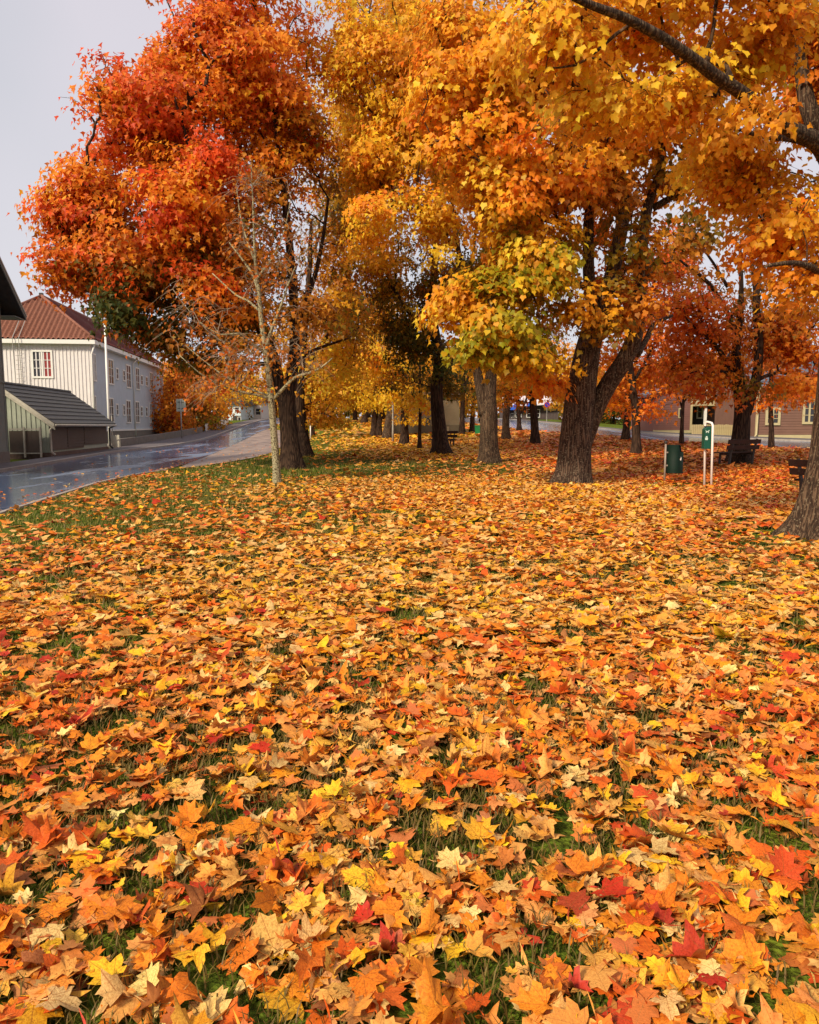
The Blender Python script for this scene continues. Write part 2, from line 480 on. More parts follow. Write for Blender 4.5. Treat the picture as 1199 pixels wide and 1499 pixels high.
# ------------------------------------------------------------------ ground materials
def lawn_material():
    m = bpy.data.materials.new('lawn_turf'); m.use_nodes = True
    t = m.node_tree; L = t.links; p = t.nodes['Principled BSDF']
    p.inputs['Roughness'].default_value = .95; p.inputs['Specular IOR Level'].default_value = .1
    g = N(t, 'ShaderNodeTexCoord')
    a = N(t, 'ShaderNodeTexNoise', Scale=1.1, Detail=6.0, Roughness=.7); L.new(g.outputs['Object'], a.inputs['Vector'])
    r = N(t, 'ShaderNodeValToRGB')
    r.color_ramp.elements[0].position = .3; r.color_ramp.elements[0].color = (*lin(74, 92, 26), 1)
    r.color_ramp.elements[1].position = .7; r.color_ramp.elements[1].color = (*lin(124, 138, 40), 1)
    L.new(a.outputs['Fac'], r.inputs[0])
    b = N(t, 'ShaderNodeTexNoise', Scale=38.0, Detail=4.0); L.new(g.outputs['Object'], b.inputs['Vector'])
    rb = N(t, 'ShaderNodeValToRGB')
    rb.color_ramp.elements[0].position = .35; rb.color_ramp.elements[0].color = (.32, .26, .2, 1)
    rb.color_ramp.elements[1].position = .6; rb.color_ramp.elements[1].color = (1, 1, 1, 1)
    L.new(b.outputs['Fac'], rb.inputs[0])
    mm = N(t, 'ShaderNodeMixRGB', blend_type='MULTIPLY'); mm.inputs[0].default_value = 1
    L.new(r.outputs[0], mm.inputs[1]); L.new(rb.outputs[0], mm.inputs[2]); L.new(mm.outputs[0], p.inputs['Base Color'])
    bp = N(t, 'ShaderNodeBump', Strength=.8, Distance=.05); L.new(b.outputs['Fac'], bp.inputs['Height']); L.new(bp.outputs[0], p.inputs['Normal'])
    return m
def road_material(name, dry, wet, wetness):
    m = bpy.data.materials.new(name); m.use_nodes = True
    t = m.node_tree; L = t.links; p = t.nodes['Principled BSDF']
    g = N(t, 'ShaderNodeTexCoord')
    mp = N(t, 'ShaderNodeMapping'); mp.inputs['Scale'].default_value = (.6, .12, 1); L.new(g.outputs['Object'], mp.inputs['Vector'])
    a = N(t, 'ShaderNodeTexNoise', Scale=1.3, Detail=7.0, Roughness=.65); L.new(mp.outputs[0], a.inputs['Vector'])
    r = N(t, 'ShaderNodeValToRGB')
    r.color_ramp.elements[0].position = wetness; r.color_ramp.elements[0].color = (0, 0, 0, 1)
    r.color_ramp.elements[1].position = wetness + .10; r.color_ramp.elements[1].color = (1, 1, 1, 1)
    L.new(a.outputs['Fac'], r.inputs[0])
    mx = N(t, 'ShaderNodeMixRGB'); mx.inputs[1].default_value = (*wet, 1); mx.inputs[2].default_value = (*dry, 1)
    L.new(r.outputs[0], mx.inputs[0])
    b = N(t, 'ShaderNodeTexNoise', Scale=60.0, Detail=3.0); L.new(g.outputs['Object'], b.inputs['Vector'])
    m2 = N(t, 'ShaderNodeMixRGB', blend_type='MULTIPLY'); m2.inputs[0].default_value = .5
    L.new(mx.outputs[0], m2.inputs[1]); L.new(b.outputs['Color'], m2.inputs[2]); L.new(m2.outputs[0], p.inputs['Base Color'])
    mr = N(t, 'ShaderNodeMapRange'); mr.inputs['To Min'].default_value = .13; mr.inputs['To Max'].default_value = .45
    L.new(r.outputs[0], mr.inputs['Value']); L.new(mr.outputs[0], p.inputs['Roughness'])
    bp = N(t, 'ShaderNodeBump', Strength=.12, Distance=.01); L.new(b.outputs['Fac'], bp.inputs['Height']); L.new(bp.outputs[0], p.inputs['Normal'])
    p.inputs['Specular IOR Level'].default_value = .6
    return m
M_LAWN = lawn_material()
M_ROAD = road_material('wet_asphalt', lin(102, 118, 144), lin(74, 96, 132), .52)  # blue of the reflected sky is mixed into both asphalt colours
M_ROAD2 = road_material('wet_asphalt_right', lin(130, 140, 156), lin(104, 120, 144), .54)  # paler asphalt, same sky-reflection blue in the colour
M_PAVE = mat('pavement_asphalt', lin(98, 90, 92), .8, .3, .2, 3.0, .3, 60)
M_KERB = mat('kerb_stone', lin(158, 146, 138), .8, .3, .2, 5.0, .3, 50)
M_GRAVEL = mat('layby_gravel', lin(96, 78, 68), .55, .5, .25, 1.2, .9, 35, col2=lin(168, 142, 126))
M_DIRT = mat('path_dirt', lin(88, 62, 48), .95, .1, .3, 2.0, .8, 25)
M_SOIL = mat('bare_soil', lin(74, 54, 40), .95, .1, .3, 4.0, .9, 30)

# ------------------------------------------------------------------ ground sheet
def ground():
    xs = np.concatenate([-np.geomspace(420, 32, 26), np.arange(-31, 42.1, .45), np.geomspace(43, 460, 26)])
    ys = np.concatenate([np.linspace(-60, -6, 14), np.arange(-5, 12, .22), np.arange(12, 60, .5), np.arange(60, 130, 1.0), np.geomspace(131, 600, 30)])
    X, Y = np.meshgrid(xs, ys)
    V = np.column_stack([X.ravel(), Y.ravel(), Z(X.ravel(), Y.ravel())])
    nx, ny = len(xs), len(ys)
    i = np.arange(nx * ny).reshape(ny, nx)
    F = np.column_stack([i[:-1, :-1].ravel(), i[:-1, 1:].ravel(), i[1:, 1:].ravel(), i[1:, :-1].ravel()])
    return tag(link('lawn', fast_mesh('lawn', V, F), M_LAWN), kind='structure')
LAWN = ground()

def resample(pts, n):
    P = np.array([tuple(p)[:2] for p in pts], float)
    d = np.concatenate([[0], np.cumsum(np.hypot(*np.diff(P, axis=0).T))])
    s = np.linspace(0, d[-1], n)
    # smooth the traced corners a little
    x = np.interp(s, d, P[:, 0]); y = np.interp(s, d, P[:, 1])
    for _ in range(6):
        x[1:-1] = (x[:-2] + 2 * x[1:-1] + x[2:]) / 4; y[1:-1] = (y[:-2] + 2 * y[1:-1] + y[2:]) / 4
    return x, y
def strip(name, m, A, B, off, rows=120, cols=6, kind='structure'):
    ax, ay = resample(A, rows); bx, by = resample(B, rows)
    t = np.linspace(0, 1, cols)[None]
    X = ax[:, None] * (1 - t) + bx[:, None] * t; Y = ay[:, None] * (1 - t) + by[:, None] * t
    V = np.column_stack([X.ravel(), Y.ravel(), (Z(X, Y) + off).ravel()])
    i = np.arange(rows * cols).reshape(rows, cols)
    F = np.column_stack([i[:-1, :-1].ravel(), i[:-1, 1:].ravel(), i[1:, 1:].ravel(), i[1:, :-1].ravel()])
    me = fast_mesh(name, V, F)
    o = link(name, me, m)
    if me.polygons[0].normal.z < 0:
        me.flip_normals()
    return tag(o, kind=kind)
G = lambda pts: [gp(*p) for p in pts]
def behind(P, Y):                # extend a traced line back towards the camera side
    d = (P[0] - P[1]); d.z = 0; d.normalize()
    k = (P[0].y - Y) / max(.2, -d.y)
    q = P[0] + d * k
    return [q] + P

# left street, its kerb, pavement and the broken lay-by on the lawn side
KF = behind(G([(0, 693), (80, 679), (165, 663), (240, 655), (276, 649), (312, 639.6), (345, 627.6), (362, 622), (390, 615)]), -12)
NR = behind(G([(0, 752), (70, 730), (140, 708), (190, 697), (240, 689), (270, 680), (321, 660), (353, 645.6), (375, 634), (391, 627.5), (417, 618)]), -12)
KF.append(KF[-1] + Vector((4, 26, 0))); NR.append(NR[-1] + Vector((4, 26, 0)))
PO = behind(G([(0, 683), (73, 672.5), (157, 660.5), (175, 656.5), (240, 645.5), (266, 641), (300, 633), (335, 622.5), (360, 617)]), -12)
PO.append(PO[-1] + Vector((3, 30, 0)))
strip('left_road', M_ROAD, KF, NR, .022, 200, 10)
def kerb(name, line, w, h, side, m):
    x, y = resample(line, 150)
    P = np.column_stack([x, y]); T = np.gradient(P, axis=0); T /= np.linalg.norm(T, axis=1, keepdims=True)
    Nn = np.column_stack([-T[:, 1], T[:, 0]]) * side
    a = P; b = P + Nn * w
    za = Z(a[:, 0], a[:, 1]); V = []
    for i in range(len(P)):
        z = float(za[i])
        V += [(a[i, 0], a[i, 1], z - .1), (a[i, 0], a[i, 1], z + h), (b[i, 0], b[i, 1], z + h), (b[i, 0], b[i, 1], z - .1)]
    F = []
    for i in range(len(P) - 1):
        for k in range(4):
            F.append((i * 4 + k, i * 4 + (k + 1) % 4, (i + 1) * 4 + (k + 1) % 4, (i + 1) * 4 + k))
    mb = MB(); mb.add(V, F); o = mb.build(name, m); return tag(o, kind='structure')
kerb('left_kerb', KF, .16, .13, 1, M_KERB)
KF2 = [p + Vector((-.15, 0, 0)) for p in KF]
strip('left_pavement', M_PAVE, PO, KF2, .12, 160, 5)
kerb('lawn_edging', NR[:6], .10, .05, -1, M_KERB)
LB_IN = G([(262, 686), (275, 679), (321, 660.5), (353, 646), (375, 634.5), (391, 628)])
LB_OUT = G([(262, 687), (320, 680), (368, 672), (396, 664), (420, 650), (430, 633)])
strip('layby', M_GRAVEL, LB_IN, LB_OUT, .034, 60, 8)

# right street beyond the lawn
RN = G([(690, 622), (730, 626), (790, 632), (862, 637), (958, 646), (1075, 652), (1199, 659), (1330, 668)])
RF = G([(690, 611.5), (730, 613.5), (790, 618), (867, 627), (958, 636.5), (1075, 643.5), (1199, 648), (1330, 653)])
RN = [RN[0] + Vector((-6, 40, 0))] + RN + [RN[-1] + Vector((22, -6, 0))]; RF = [RF[0] + Vector((-6, 40, 0))] + RF + [RF[-1] + Vector((24, -4, 0))]
strip('right_road', M_ROAD2, RF, RN, .03, 160, 8)
RP = [p + Vector((.7, 2.0, 0)) for p in RF]
kerb('right_kerb', RF, .15, .12, 1, M_KERB)
strip('right_pavement', M_PAVE, RP, [p + Vector((.05, .14, 0)) for p in RF], .125, 120, 4)
# trodden earth paths across the park
strip('dirt_path', M_DIRT, G([(935, 683), (1010, 684), (1100, 683), (1240, 686)]), G([(935, 700), (1010, 702), (1100, 700), (1240, 704)]), .02, 40, 4)
strip('gravel_path', M_GRAVEL, G([(652, 646.5), (690, 645), (745, 640), (800, 635)]), G([(652, 651), (690, 650), (745, 644), (800, 638)]), .03, 40, 4)

def lawn_ok(x, y):
    """inside the park: right of the left street and lay-by, short of the right street"""
    nr = sorted([(p.y, p.x) for p in NR]); lo = sorted([(p.y, p.x) for p in LB_OUT])
    xl = np.interp(y, [a for a, _ in nr], [b for _, b in nr]) + .15
    xo = np.interp(y, [a for a, _ in lo], [b for _, b in lo])
    inlay = (y > lo[0][0]) & (y < lo[-1][0] + 3)
    xl = np.where(inlay, np.maximum(xl, xo), xl)
    rn = sorted([(p.x, p.y) for p in RN])
    yr = np.interp(x, [a for a, _ in rn], [b for _, b in rn])
    return (x > xl) & ((x < 9) & (y < 100) | (y < yr - .2)) & (y < yr - .2)

# ------------------------------------------------------------------ building helpers
UP = Vector((0, 0, 1))
def win(parent, O, U, Nv, w, h, cols, rows, fm, gm, casing=.09, proud=.05, curtains=None):
    """window: casing frame (part), glazing bars and panes (sub-parts). O = lower left corner on the wall, U along the wall, Nv outwards"""
    U = Vector(U).normalized(); Nv = Vector(Nv).normalized(); O = Vector(O)
    f = MB()
    f.obox(O - U * casing - UP * casing + Nv * .002, U * (w + 2 * casing), Nv * proud, UP * casing)
    f.obox(O - U * casing + UP * h + Nv * .002, U * (w + 2 * casing), Nv * proud, UP * casing)
    f.obox(O - U * casing + Nv * .002, U * casing, Nv * proud, UP * h)
    f.obox(O + U * w + Nv * .002, U * casing, Nv * proud, UP * h)
    fo = f.build('window', fm, parent)
    b = MB(); bw = .035
    for c in range(1, cols):
        ww = .10 if (cols % 2 == 0 and c == cols // 2) else bw
        b.obox(O + U * (w * c / cols - ww / 2) + Nv * .004, U * ww, Nv * (proud * .8), UP * h)
    for r in range(1, rows):
        b.obox(O + UP * (h * r / rows - bw / 2) + Nv * .006, U * w, Nv * (proud * .6), UP * bw)
    if b.v: b.build('glazing_bar', fm, fo)
    for c in range(cols):
        p = MB()
        p.obox(O + U * (w * c / cols + .002) + Nv * .003, U * (w / cols - .004), Nv * .012, UP * h)
        p.build('pane', curtains[c] if curtains else gm, fo)
    return fo
def pipe(parent, pts, r, m, name='downpipe', sides=8):
    b = MB(); b.tube(pts, r, sides); return b.build(name, m, parent, True)
def gz(p): return float(Z0(p[0], p[1]))
def stepped_roof(mb, A, B, Cc, D, rows, lap=.035, thick=.05):
    """tile courses from eave A-B up to ridge D-C (A below D): each course its own sloping lapped slab"""
    A, B, Cc, D = map(Vector, (A, B, Cc, D))
    n = (B - A).cross(D - A).normalized()
    if n.z < 0: n = -n
    for i in range(rows):
        t0, t1 = i / rows, (i + 1) / rows
        a = A.lerp(D, t0); b = B.lerp(Cc, t0); c = B.lerp(Cc, t1); d = A.lerp(D, t1)
        lo = n * (lap + thick); hi = n * thick
        vs = [a, b, c, d, a + lo, b + lo, c + hi, d + hi]
        mb.add(vs, [(0, 3, 2, 1), (4, 5, 6, 7), (0, 1, 5, 4), (1, 2, 6, 5), (2, 3, 7, 6), (3, 0, 4, 7)])
def pantiles(mb, A, B, D, Cc, n_per_m=3.2, rows_per_m=2.6, amp=.075, cut=None):
    """wavy clay tile field, eave A-B, upper edge D-C"""
    A, B, Cc, D = map(Vector, (A, B, Cc, D))
    n = (B - A).cross(D - A).normalized()
    if n.z < 0: n = -n
    w = (B - A).length; h = ((D - A).length + (Cc - B).length) / 2
    nu = max(4, int(w * n_per_m) * 4); nv = max(2, int(h * rows_per_m))
    vs = []; fs = []
    for j in range(nv):
        for e in (0, 1):
            t = (j + e) / nv
            e0 = (D - A).dot((B - A) / w) / w; e1 = (Cc - A).dot((B - A) / w) / w        # upper edge, as fractions of the eave
            for i in range(nu + 1):
                s = min(max(i / nu, e0 * t), 1 + (e1 - 1) * t)
                p = A.lerp(D, t) + (B - A) * (s - e0 * t)
                vs.append(p + n * (.05 + amp * math.sin(s * w * n_per_m * 2 * math.pi) * 1.0 + (.0 if e else .035)))
    for j in range(nv * 2 - 1):
        for i in range(nu):
            a = j * (nu + 1) + i
            fs.append((a, a + 1, a + nu + 2, a + nu + 1))
    mb.add(vs, fs)

M_WHITE = mat('white_boards', lin(222, 214, 212), .6, .3, .05, 3, .15, 30)
M_TRIM = mat('white_trim', lin(230, 226, 220), .5, .3, .04)
M_SIDE_SHADE = mat('pale_wall_shade_tint', lin(180, 187, 196), .75, .25, .06, 2, .2, 20)  # white house's street side: blue-grey shade put into the wall colour
M_TILE = mat('clay_tiles', lin(138, 90, 74), .75, .25, .3, 9.0, .3, 30)
M_TILED = mat('brown_roof_shaded_tile', lin(112, 58, 52), .7, .3, .18, 6.0, .3, 30)  # clay tile colour darkened for the shaded slope; plain brown on the far house
M_PLINTH = mat('concrete_plinth', lin(120, 112, 106), .85, .2, .15, 3, .4, 30)
M_GLASS = glass_mat('window_glass', lin(44, 42, 46))
M_CURT = mat('red_curtain', lin(140, 52, 52), .7, .3, .15, 8)
M_ZINC = mat('zinc_pipe', lin(168, 164, 156), .5, .5, .1, metal=.3)
M_DARKM = mat('dark_metal', lin(56, 52, 50), .5, .4, .15)

# ---- white two-storey house with the clay tile hip roof
def white_house():
    cn = at(137, 632, 52); d = Vector((-.127, 1, 0)).normalized(); u = Vector((-d.y, d.x, 0))   # u: to the left along the front
    Lg, Wd, zb, ze = 25.4, 8.4, cn.z, at(137, 503, 52).z
    P = lambda a, b, z: Vector((cn.x, cn.y, 0)) + u * a + d * b + UP * z
    root = thing('house', (cn.x, cn.y, gz(cn)), 'white boarded two-storey house with red clay tile hip roof beside the left street', 'house')
    zg = min(gz(cn), 0) - .3
    b = MB(); b.obox(P(.0, .0, zg), u * Wd, d * .30, UP * (ze - zg)); b.build('front_wall', M_WHITE, root)
    b = MB(); b.obox(P(0, .302, zb + .0), u * Wd, d * (Lg - .302), UP * (ze - zb)); b.build('side_wall', M_SIDE_SHADE, root)
    b = MB(); b.obox(P(-.06, .302, zg), u * (Wd + .12), d * (Lg - .25), UP * (zb - zg - .002)); b.build('plinth', M_PLINTH, root)
    b = MB(); b.obox(P(-.10, .302, zb), u * .10, d * (Lg - .302), UP * .12); b.build('base_trim', M_TRIM, root)
    b = MB()
    k = 0.12
    while k < Wd:                                   # cover strips of the board-and-batten front
        b.obox(P(k, -.035, zg + 1.0), u * .07, d * .034, UP * (ze - zg - 1.05)); k += .235
    tag(b.build('batten', M_WHITE, root), kind='stuff')
    b = MB(); ov = .42
    b.obox(P(-ov, -ov, ze - .06), u * (Wd + 2 * ov), d * .04, UP * .27)
    b.obox(P(-ov, -ov + .042, ze - .06), u * .04, d * (Lg + 2 * ov - .05), UP * .27)
    b.obox(P(-ov + .042, -ov + .042, ze - .055), u * (Wd + 2 * ov - .09), d * (Lg + 2 * ov - .1), UP * .03)
    b.build('eaves_board', M_TRIM, root)
    za = at(57, 437, 56).z; ze2 = ze + .2; m_ = Wd / 2
    A0, A1 = P(-ov, -ov, ze2), P(Wd + ov, -ov, ze2); B0, B1 = P(-ov, Lg + ov, ze2), P(Wd + ov, Lg + ov, ze2)
    R0, R1 = P(m_, m_ - .2, za), P(m_, Lg - m_ + .2, za)
    b = MB(); pantiles(b, A0, A1, R0, R0); b.build('front_roof', M_TILE, root, True)
    b = MB(); pantiles(b, B0, A0, R1, R0, 2.4, 1.8); b.build('street_roof', M_TILED, root, True)
    b = MB(); b.add([A1, B1, R1, R0], [(0, 1, 2, 3)]); b.add([B0, B1, R1], [(0, 1, 2)]); b.build('rear_roof', M_TILED, root)
    b = MB(); b.tube([A0 + UP * .08, R0 + UP * .10], .11, 6); b.tube([A1 + UP * .08, R0 + UP * .10], .11, 6); b.tube([R0 + UP * .10, R1 + UP * .1], .11, 6)
    b.build('ridge_tiles', M_TILE, root, True)
    b = MB(); c = P(m_ + .3, m_ + 1.0, za - .1); b.obox(c, u * .25, d * .25, UP * .6); b.build('roof_vent', M_DARKM, root)
    # front window, double casement
    o = onplane(75, 551, P(0, 0, 0), d); q = onplane(47.5, 515, P(0, 0, 0), d)
    w = (q - o).dot(u)
    win(root, Vector((o.x, o.y, o.z)) + u * w, -u, -d, w, q.z - o.z, 2, 3, M_TRIM, M_GLASS, .12, .07, [M_GLASS, M_CURT])
    # street side windows, two storeys
    nrm = -u
    def side(px0, px1, ytop, ybot, pc, cols, rows):
        a = onplane(px0, ybot, P(0, 0, 0), u); bq = onplane(px1, ybot, P(0, 0, 0), u); rf = onplane(pc, ytop, P(0, 0, 0), u); rb = onplane(pc, ybot, P(0, 0, 0), u)
        win(root, Vector((a.x, a.y, rb.z)), d, nrm, (bq - a).dot(d), rf.z - rb.z, cols, rows, M_TRIM, M_GLASS, .10, .06)
    for (c, hw) in ((138.6, 1.4), (162, 3.2), (187.6, 2.8), (200.6, 2.4), (220.8, 2.0), (235.5, 1.3)):
        side(c - hw, c + hw, 536, 566.5, 187.5, 2, 3); side(c - hw, c + hw, 587.5, 617.7, 187.5, 2, 3)
    for c in (170.7, 180.6, 206.3, 213.6):
        side(c - 1.3, c + 1.3, 543.5, 556.5, 181, 1, 2); side(c - 1.2, c + 1.2, 594, 607, 182, 1, 2)
    # gutters' downpipes
    for px in (196.5, 238.5):
        a = onplane(px, 600, P(-.08, 0, 0), u)
        pipe(root, [Vector((a.x, a.y, ze - .1)) - u * .3, Vector((a.x, a.y, ze - .4)), Vector((a.x, a.y, zb - .5))], .06, M_TRIM)
    pipe(root, [P(-.34, -.2, ze - .08), P(-.1, -.1, ze - .7), P(-.1, -.1, zg + .2)], .06, M_TRIM)
    # roof ladder
    b = MB(); l0 = onplane(24.5, 565, P(0, -.16, 0), d); l1 = onplane(33.5, 565, P(0, -.16, 0), d)
    for q in (l0, l1):
        b.tube([Vector((q.x, q.y, zg + 1.5)), Vector((q.x, q.y, ze + .25)) - d * .4, Vector((q.x, q.y, ze + 1.5)) + d * .95], .022, 5)
    zz = zg + 1.6
    while zz < ze:
        b.tube([Vector((l0.x, l0.y, zz)), Vector((l1.x, l1.y, zz))], .014, 4); zz += .3
    b.build('wall_ladder', M_ZINC, root)
white_house()

# ---- green shed with dark slate-like roof and brown doors
M_GREENB = mat('green_boards', lin(164, 168, 152), .7, .2, .1, 4, .2, 25)
M_BROWND = mat('brown_doors', lin(98, 84, 76), .7, .25, .1, 3, .2, 25)
M_DTILE = mat('dark_roof_tiles', lin(74, 70, 66), .65, .35, .25, 5, .4, 25)
M_PALEW = mat('weathered_paint', lin(186, 178, 164), .7, .25, .15, 6)
M_STONE = mat('foundation_stone', lin(104, 84, 76), .85, .2, .3, 6, .6, 20)
def shed():
    c0 = gp(73, 672); cB = gp(157, 660.5)
    d = (cB - c0); d.z = 0; Lg = d.length; d.normalize(); u = Vector((-d.y, d.x, 0))
    zb = .14; ze = at(73, 612.5, c0.y).z; Wd = 3.4
    P = lambda a, b, z: Vector((c0.x, c0.y, 0)) + u * a + d * b + UP * z
    zr = at(13, 566, c0.y + .7).z
    root = thing('shed', (c0.x, c0.y, gz(c0)), 'low green boarded shed with dark tiled roof and brown doors on the left pavement', 'shed')
    pitch = (zr - ze) / 2.0
    apex_a = 2.1
    zt = ze + pitch * apex_a
    g = [P(0, 0, zb), P(0, 0, ze), P(apex_a, 0, zt), P(2 * apex_a, 0, ze), P(2 * apex_a, 0, zb)]
    b = MB(); b.prism(g, d * Lg); b.build('wall', M_GREENB, root)
    b = MB(); k = .14
    while k < 2 * apex_a - .1:
        top = ze + pitch * (k if k < apex_a else 2 * apex_a - k) - .08
        b.obox(P(k, -.028, zb + .1), u * .05, d * .027, UP * (top - zb - .1)); k += .21
    tag(b.build('batten', M_GREENB, root), kind='stuff')
    b = MB(); b.obox(P(-.05, -.05, -.1), u * (2 * apex_a + .1), d * (Lg + .1), UP * .40); b.build('foundation', M_STONE, root)
    ov = .38
    b = MB()
    stepped_roof(b, P(-ov, -ov, ze - pitch * ov), P(-ov, Lg + ov, ze - pitch * ov), P(apex_a, Lg + ov, zt), P(apex_a, -ov, zt), 9)
    b.build('street_roof', M_DTILE, root)
    b = MB(); stepped_roof(b, P(2 * apex_a + ov, -ov, ze - pitch * ov), P(2 * apex_a + ov, Lg + ov, ze - pitch * ov), P(apex_a, Lg + ov, zt), P(apex_a, -ov, zt), 9); b.build('rear_roof', M_DTILE, root)
    b = MB(); b.tube([P(apex_a, -ov, zt + .07), P(apex_a, Lg + ov, zt + .07)], .09, 6); b.build('ridge', M_DTILE, root)
    b = MB()
    for (dz, yy) in ((.0, -ov - .03), (-.13, -ov + .06)):
        b.prism([P(-ov, yy, ze - pitch * ov - .12 + dz), P(-ov, yy, ze - pitch * ov + .04 + dz), P(apex_a, yy, zt + .04 + dz), P(apex_a, yy, zt - .12 + dz)], d * .03)
        b.prism([P(2 * apex_a + ov, yy, ze - pitch * ov - .12 + dz), P(2 * apex_a + ov, yy, ze - pitch * ov + .04 + dz), P(apex_a, yy - .002, zt + .04 + dz), P(apex_a, yy - .002, zt - .12 + dz)], d * .03)
    b.build('verge_board', M_PALEW, root)
    # brown street front: two wide boarded doors with slatted middle
    h = ze - zb - .32
    for (b0, b1, zz) in ((.25, Lg * .52 - .04, .30), (Lg * .52 + .04, Lg - .2, .42)):
        dr = MB(); dr.obox(P(-.05, b0, zb + zz - .05), u * .048, d * (b1 - b0), UP * (ze - zb - zz)); do = dr.build('door', M_BROWND, root)
        sl_ = MB(); k = zb + zz + .05
        s0, s1 = (b0 + (b1 - b0) * .45, b1 - .05) if b0 < 1 else (b0 + .05, b0 + (b1 - b0) * .45)
        while k < ze - .45:
            sl_.obox(P(-.085, s0, k), u * .034, d * (s1 - s0), UP * .085); k += .145
        tag(sl_.build('slat', M_BROWND, do), kind='stuff')
    # gutter, downpipes
    b = MB(); b.tube([P(-ov - .07, -ov, ze - pitch * ov - .03), P(-ov - .07, Lg + ov, ze - pitch * ov - .05)], .065, 7); b.build('gutter', M_PALEW, root, True)
    pipe(root, [P(-ov - .06, -ov + .1, ze - pitch * ov - .06), P(-.3, -ov + .12, ze - .34), P(-.10, -.12, ze - .52), P(-.10, -.12, zb + .2), P(-.28, -.16, zb + .06)], .055, M_PALEW)
    pipe(root, [P(-ov - .06, Lg + .25, ze - pitch * ov - .06), P(-.12, Lg + .12, ze - .5), P(-.12, Lg + .12, zb + .2), P(-.3, Lg + .12, zb + .05)], .055, M_DARKM)
    # brown double gate standing in front of the gable
    gt = thing('gate', P(.9, -.35, .12), 'brown two-panel gate with pale posts in front of the green shed gable', 'gate')
    f = onplane(15, 668, P(0, -.35, 0), d); f2 = onplane(62, 668, P(0, -.35, 0), d); fm = onplane(38.5, 668, P(0, -.35, 0), d)
    zt_ = onplane(38, 627.5, P(0, -.35, 0), d).z; zl_ = f2.z
    for (a_, b_) in ((f, fm), (fm, f2)):
        p = MB(); v = (b_ - a_); v.z = 0
        p.obox(Vector((a_.x, a_.y, .32)), v * .97, -d * .04, UP * (zt_ - .42)); p.build('panel', M_BROWND, gt)
    for q in (fm, f2):
        p = MB(); p.obox(Vector((q.x, q.y, .10)) - d * .06, u * .07, -d * .07, UP * (zt_ - .02)); p.build('post', M_PALEW, gt)
    p = MB(); v = f2 - f; v.z = 0
    p.obox(Vector((f.x, f.y, zt_ - .06)) - d * .02, v, -d * .055, UP * .07); p.build('rail', M_PALEW, gt)
    p = MB(); p.obox(Vector((f.x, f.y, .26)) - d * .02, v, -d * .05, UP * .05); p.build('rail', M_PALEW, gt)
shed()

# ---- grey house at the left frame edge, only its verge and corner show
M_GREY = mat('grey_render', lin(130, 132, 126), .8, .2, .08, 2, .2, 25)
def grey_house():
    c0 = gp(12, 681); d = Vector((-.172, 1, 0)).normalized(); u = Vector((-d.y, d.x, 0))      # street gable, far corner at c0
    P = lambda a, b, z: Vector((c0.x, c0.y, 0)) + u * a + d * b + UP * z
    root = thing('house', (c0.x, c0.y, gz(c0)), 'dark grey rendered house with a street gable at the left edge of the photo', 'house')
    ov = .55; vp = P(-ov, 0, 0)
    tip = onplane(36.5, 468, vp, u); hi = onplane(0, 389, vp, u)
    tb_ = (tip - vp).dot(d); hb_ = (hi - vp).dot(d); sl = (hi.z - tip.z) / (tb_ - hb_); W2 = 4.2 + tb_
    zt = tip.z + sl * W2; zw = tip.z + sl * tb_ - .2; L = 8.0
    b = MB(); b.prism([P(0, 0, -.2), P(0, 0, zw), P(0, -W2 + tb_, zt - .2), P(0, -2 * (W2 - tb_), zw), P(0, -2 * (W2 - tb_), -.2)], u * L); b.build('wall', M_GREY, root)
    zs = onplane(12, 562, P(0, 0, 0), u).z
    b = MB(); b.obox(P(-.03, .03, zs), u * (L + .05), -d * (2 * (W2 - tb_) + .06), UP * .09); b.build('string_course', M_GREY, root)
    b = MB(); b.obox(P(-.05, .05, -.2), u * (L + .05), -d * (2 * (W2 - tb_) + .1), UP * .75); b.build('plinth', M_PLINTH, root)
    b = MB(); b.obox(P(-.02, .015, .5), u * .10, -d * .10, UP * (zw - .5)); b.build('corner_board', M_GREY, root)
    for s_, e in ((1, tb_), (-1, tb_ - 2 * W2)):
        m_ = tb_ - W2
        b = MB(); b.prism([P(-ov, e, tip.z), P(-ov, e, tip.z + .16), P(-ov, m_, zt + .16), P(-ov, m_, zt)], u * (L + ov)); b.build('roof', M_DTILE, root)
        b = MB(); b.prism([P(-ov - .04, e + .02 * s_, tip.z - .04), P(-ov - .04, e + .02 * s_, tip.z + .10), P(-ov - .04, m_, zt + .10), P(-ov - .04, m_, zt - .04)], u * .038); b.build('verge_board', M_GREY, root)
        b = MB(); b.prism([P(-ov - .06, e + .03 * s_, tip.z + .102), P(-ov - .06, e + .03 * s_, tip.z + .19), P(-ov - .06, m_, zt + .19), P(-ov - .06, m_, zt + .102)], u * .058); b.build('verge_cap', M_PALEW, root)
        b = MB(); b.obox(P(-ov + .02, e, tip.z - .03), u * (L + ov - .05), d * (-s_ * (abs(tb_) - .03)), UP * .028); b.build('soffit', M_GREY, root)
grey_house()

